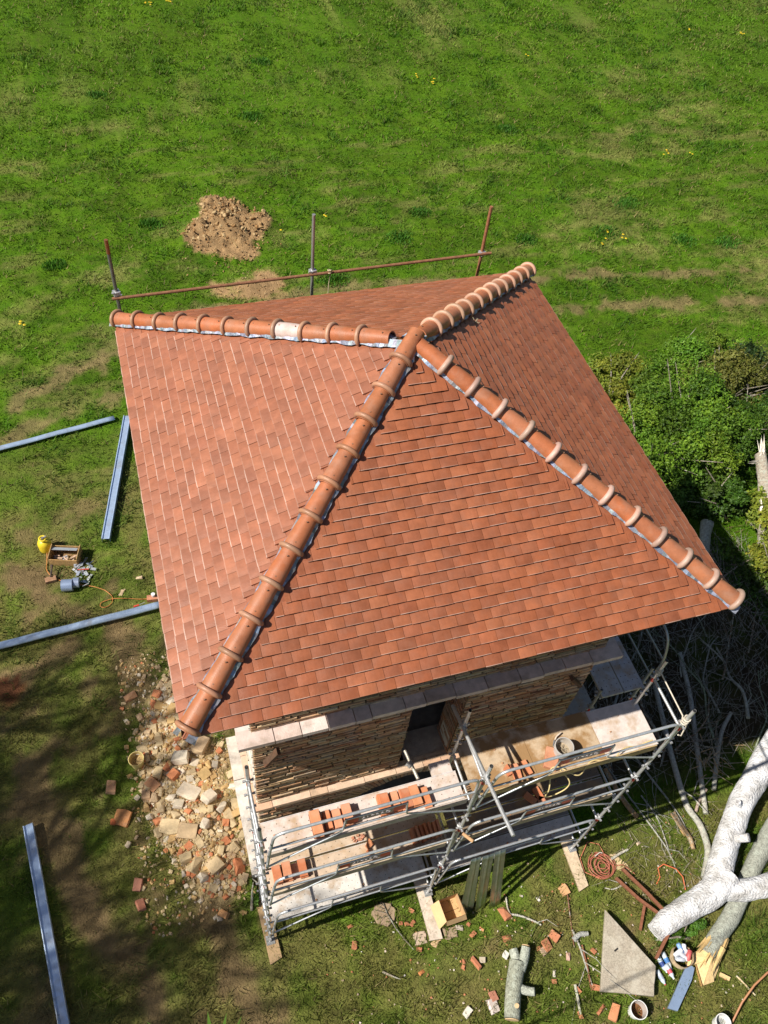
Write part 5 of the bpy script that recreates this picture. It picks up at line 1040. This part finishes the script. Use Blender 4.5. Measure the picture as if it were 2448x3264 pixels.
# ================================================================ GUTTERS AND TOOLS ON THE LEFT
def gutter(a, b, z, wd, label, ht=.10, half=False, flip=1, shallow=True):
    a, b = Vector((*a, z)), Vector((*b, z)); d = (b - a).normalized(); s_ = Vector((-d.y, d.x, 0)) * flip; u_ = Vector((0, 0, 1)); mb = MB()
    if half: prof = [(wd / 2 * math.cos(t) * 1.0, ht * .5 + ht * .5 * math.sin(t)) for t in [math.pi * (k / 12) for k in range(13)]]
    elif shallow: prof = [(-wd / 2, 0), (-wd / 2 - .004, ht), (-wd / 2 + .012, ht + .006), (-wd * .40, ht - .022), (-wd * .24, ht - .026), (-wd * .20, ht - .012), (wd * .40, ht - .008), (wd * .47, ht + .004), (wd / 2, ht), (wd / 2, 0)]
    else: prof = [(-wd / 2 - .012, ht), (-wd / 2, ht + .012), (-wd / 2 + .006, ht - .01), (-wd / 2 + .008, .015), (-wd * .28, .0), (wd * .1, .0), (wd * .13, .022), (wd * .36, .03), (wd * .42, ht * .9), (wd / 2, ht)]
    m, k = 24, len(prof)
    mb.add([a.lerp(b, i / m) + s_ * x0 + u_ * (z0 + .006 * math.sin(i * .9)) for i in range(m + 1) for x0, z0 in prof], [(i * k + j, (i + 1) * k + j, (i + 1) * k + j + 1, i * k + j + 1) for i in range(m) for j in range(k - 1)], (.44, .56, .76), half)  # blue of the reflected sky put into the zinc base colour
    o = mb.build('gutter', M_zinc); md = o.modifiers.new('thickness', 'SOLIDIFY'); md.thickness = .004; tag(o, label, 'gutter', 'zinc gutter lengths lying on the grass'); return o
gutter((-7.27, -2.14), (-6.70, -6.9), .07, .17, 'long zinc gutter with a black shadow at the lower left edge', .11)
gutter((-8.3, 1.82), (-4.25, 2.08), .06, .17, 'zinc pipe lying crosswise just below the tools on the left', .15, True)
gutter((-5.27, 4.17), (-4.34, 8.1), .05, .18, 'zinc gutter with a bright face slanting down from the roof edge', .13, False, -1)
gutter((-9.0, 7.42), (-4.68, 8.16), .05, .15, 'most distant zinc gutter lying on the grass at the left edge', .09, True)
def cyl(mb, c, r_, h, col, n=20, ax='Z', rz=0, caps=True):
    c = Vector(c); d = Vector((0, 0, 1)) if ax == 'Z' else Vector((math.cos(rz), math.sin(rz), 0)); mb.tube([c, c + d * h], r_, col, n, True, caps)
gc = empty('gas_bottle', (-6.62, 4.30, gz(-6.6, 4.3)), 'yellow gas bottle standing beside the wooden crate', 'gas bottle'); z = gz(-6.62, 4.3)
mb = MB(); mb.tube([(-6.62, 4.30, z + t) for t in (0, .02, .06, .26, .33, .37, .385)], [.11, .14, .152, .152, .13, .08, .04], (.72, .55, .03), 24); mb.build('body', M_paint, gc)
mb = MB(); mb.tube([(-6.62 + .075 * math.cos(t), 4.30 + .075 * math.sin(t), z + .43) for t in [math.pi * (.2 + 1.6 * k / 14) for k in range(15)]], .022, (.72, .55, .03), 8); mb.build('collar', M_paint, gc)
mb = MB(); mb.tube([(-6.62, 4.30, z + .38), (-6.62, 4.30, z + .47)], .03, (.3, .29, .27), 10); mb.tube([(-6.62, 4.30, z + .44), (-6.54, 4.34, z + .45)], .025, (.45, .42, .38), 8); mb.build('valve', M_galv, gc)
cr = empty('tool_crate', (-6.2, 3.93, gz(-6.2, 3.9)), 'open wooden crate of tools with a bright zinc offcut', 'crate'); z = gz(-6.2, 3.93); Rc = rotz(-.28); WC = (.42, .26, .11)
mb = MB(); L_, W_, H_ = .64, .40, .24; o_ = Vector((-6.2, 3.93, z))
mb.box(o_ + Vector((0, 0, .015)), (L_, W_, .02), (.25, .15, .07), Rc)
for sx_ in (-1, 1): mb.box(o_ + Rc @ Vector((sx_ * L_ / 2, 0, H_ / 2 + .03)), (.018, W_, H_ + .06), vary(WC, .1), Rc)
for sy_ in (-1, 1):
    for q in range(2): mb.box(o_ + Rc @ Vector((0, sy_ * W_ / 2, .06 + q * .12)), (L_ - .02, .016, .105), vary(WC, .1), Rc)
mb.build('box', M_wood, cr)
mb = MB(); mb.box(o_ + Rc @ Vector((-.02, .10, .25)), (L_ - .06, .12, .004), (.55, .58, .64), Rc @ Matrix.Rotation(-.45, 3, 'X')); mb.build('zinc_offcut', M_zinc, cr)
mb = MB()
for k in range(14): mb.box(o_ + Rc @ Vector((random.uniform(-.25, .27), random.uniform(-.15, .02), random.uniform(.05, .15))), (random.uniform(.03, .2), random.uniform(.02, .05), .03), vary(random.choice([(.5, .36, .26), (.05, .05, .06), (.4, .3, .22), (.3, .3, .32)]), .2), Rc @ rotz(random.uniform(-1, 1)))
mb.build('tools', M_plain, cr)
z = gz(-6.15, 3.1); tl = empty('lead_roll', (-6.18, 3.12, z), 'shiny rolled metal strip lying left of the orange cord', 'metal roll')
mb = MB(); cyl(mb, (-6.33, 3.10, z + .14), .14, .24, (.30, .38, .55), 26, 'X', -.15); mb.build('roll', M_zinc, tl)
mb = MB(); cyl(mb, (-6.08, 3.12, z + .13), .12, .13, (.34, .40, .55), 24, 'X', -.15); mb.build('roll', M_zinc, tl)
oc = empty('zinc_offcuts', (-5.78, 3.5, gz(-5.78, 3.5)), 'heap of bright zinc offcuts and hand tools right of the crate', 'metal scraps')
mb = MB(); z = gz(-5.78, 3.5)
for k in range(22):
    x, y = -5.86 + random.gauss(0, .13), 3.46 + random.gauss(0, .14); mb.box((x, y, z + random.uniform(.03, .10)), (random.uniform(.04, .2), random.uniform(.02, .08), .006), vary(random.choice([(.6, .63, .68), (.5, .55, .65), (.62, .64, .66)]), .1), rotz(random.random() * 3) @ Matrix.Rotation(random.uniform(-.6, .6), 3, 'X'))
mb.build('offcut', M_zinc, oc); mb = MB(); mb.tube([(-5.98, 3.52, z + .06), (-5.72, 3.46, z + .08)], .014, (.55, .08, .05), 6); mb.tube([(-5.72, 3.62, z + .05), (-5.60, 3.68, z + .07)], .012, (.05, .06, .12), 6); mb.build('tool_handle', M_plain, oc)
z = gz(-6.57, 3.42); tb_ = empty('blowtorch', (-6.56, 3.45, z), 'dark blowtorch propped on a brown brick below the crate', 'blowtorch')
mb = MB(); mb.box((-6.57, 3.38, z + .05), (.24, .13, .08), (.30, .17, .10), rotz(.1)); mb.build('brick', M_clay, tb_); mb = MB(); mb.tube([(-6.56, 3.42, z + .11), (-6.52, 3.58, z + .15), (-6.5, 3.68, z + .2)], [.02, .02, .035], (.08, .06, .05), 8); mb.build('burner', M_rust, tb_)
mb = MB(); zc = z + .03
cord = [(-6.6, 4.12, z + .1), (-6.63, 3.9, zc), (-6.66, 3.7, zc), (-6.58, 3.5, zc + .05), (-6.45, 3.36, zc), (-6.3, 3.3, zc), (-6.1, 3.22, zc), (-5.93, 3.10, zc), (-5.65, 2.98, zc), (-5.42, 2.82, zc), (-5.28, 2.62, zc), (-5.30, 2.45, zc), (-5.45, 2.36, zc), (-5.58, 2.40, zc), (-5.56, 2.52, zc), (-5.3, 2.56, zc + .01), (-5.0, 2.50, zc), (-4.7, 2.40, zc), (-4.45, 2.36, zc)]
mb.tube(round_poly(cord, .08, 3), .009, (.56, .22, .06), 6); tag(mb.build('gas_hose', M_plain), 'thin orange hose looping from the tools to the roof edge', 'hose')
slab('wood_scrap', [(-5.18, 2.62), (-5.08, 2.78), (-4.98, 2.76), (-5.08, 2.60)], gz(-5.1, 2.7), .02, (.55, .40, .25), M_wood, 'small tan board scrap beside the orange hose loop', 'wood')
z = gz(-4.5, 2.4); mb = MB(); mb.box((-4.42, 2.34, z + .06), (.26, .13, .1), (.50, .22, .13), rotz(-.1)); tag(mb.build('brick', M_clay), 'brick carrying a white cup at the left roof edge', 'brick')
mb = MB(); mb.tube([(-4.40, 2.36, z + .111), (-4.40, 2.36, z + .20)], [.035, .045], (.78, .78, .8), 14); tag(mb.build('cup', M_plain), 'white cup standing on the brick at the left roof edge', 'cup')
mb = MB(); mb.tube([(-4.86, 2.19, z + .1), (-4.74, 2.21, z + .1)], .022, (.6, .07, .05), 8); mb.tube([(-4.74, 2.21, z + .1), (-4.6, 2.25, z + .1)], .009, (.3, .3, .32), 6); tag(mb.build('hand_tool', M_plain), 'red handled tool lying behind the zinc pipe', 'tool')
# ================================================================ BARE TREES LEFT OF THE YARD (their shadow falls across it)
def bare_tree(x, y, H_, seed, label):
    random.seed(seed); root = empty('bare_tree', (x, y, gz(x, y)), label, 'tree'); tm = MB(); cm = MB()
    def grow(p, d, L_, r_, depth, mb_):
        n = 4; P = [p]; 
        for i in range(n): d = (d + Vector((random.uniform(-.16, .16), random.uniform(-.16, .16), random.uniform(-.04, .10)))).normalized(); P.append(P[-1] + d * L_ / n)
        mb_.tube(P, [r_ * (1 - .45 * i / n) for i in range(n + 1)], vary((.28, .26, .23), .1), 7 if depth < 2 else 4, True, False)
        if depth >= 6: return
        for k in range(4 if depth in (1, 2, 4) else 3):
            nd = (d + Vector((random.uniform(-1, 1), random.uniform(-1, 1), random.uniform(-.25, .6))) * .75).normalized(); grow(P[random.randint(2, n)] if k else P[-1], nd, L_ * random.uniform(.6, .8), r_ * (.66 if k == 0 else .52), depth + 1, cm)
    grow(Vector((x, y, gz(x, y) - .05)), Vector((0, 0, 1)), H_ * .36, .42, 0, tm); tm.build('trunk', M_twig, root); cm.build('crown', M_twig, root)
for x, y, H_, sd_, lab in ((-21, -8.3, 19, 3, 'bare tree left of the yard nearest the lower corner'), (-20, -5.8, 18, 12, 'bare tree second from the lower corner left of the yard'), (-22, -2.2, 17, 23, 'bare tree third from the lower corner left of the yard'), (-21.5, 1.4, 17, 31, 'bare tree left of the yard at its far end'), (-18.5, -7.0, 17, 41, 'slimmer bare tree between the two nearest the lower corner')): bare_tree(x, y, H_, sd_, lab)
random.seed(99)
# tall grass-like shoots whose tips reach up just below the camera
sh = empty('tall_shoot', (-3.82, -8.06, 0), 'out-of-focus green shoot tips at the very bottom edge', 'plant')
mb = MB(); mb.tube([(-3.80, -8.10, 0), (-3.80, -8.13, 7), (-3.82, -8.13, 13.75)], [.03, .02, .004], (.10, .2, .03), 6); mb.build('stem', M_leaf, sh)
mb = MB()
for (tx, ty, tz) in [(-3.80, -8.055, 14.08), (-3.755, -8.07, 14.07), (-3.84, -8.07, 14.04), (-3.95, -8.035, 14.08), (-3.72, -8.085, 14.05)]:
    b = Vector((-3.82 + random.uniform(-.01, .01), -8.13, 13.72)); t = Vector((tx, ty, tz)); m_ = b.lerp(t, .55) + Vector((0, -.015, .02)); s_ = Vector((.011, 0, 0)); mb.face([b - s_ * .5, b + s_ * .5, m_ + s_, m_ - s_], (.16, .32, .05)); mb.face([m_ - s_, m_ + s_, t], (.2, .38, .06))
mb.build('leaves', M_leaf, sh)
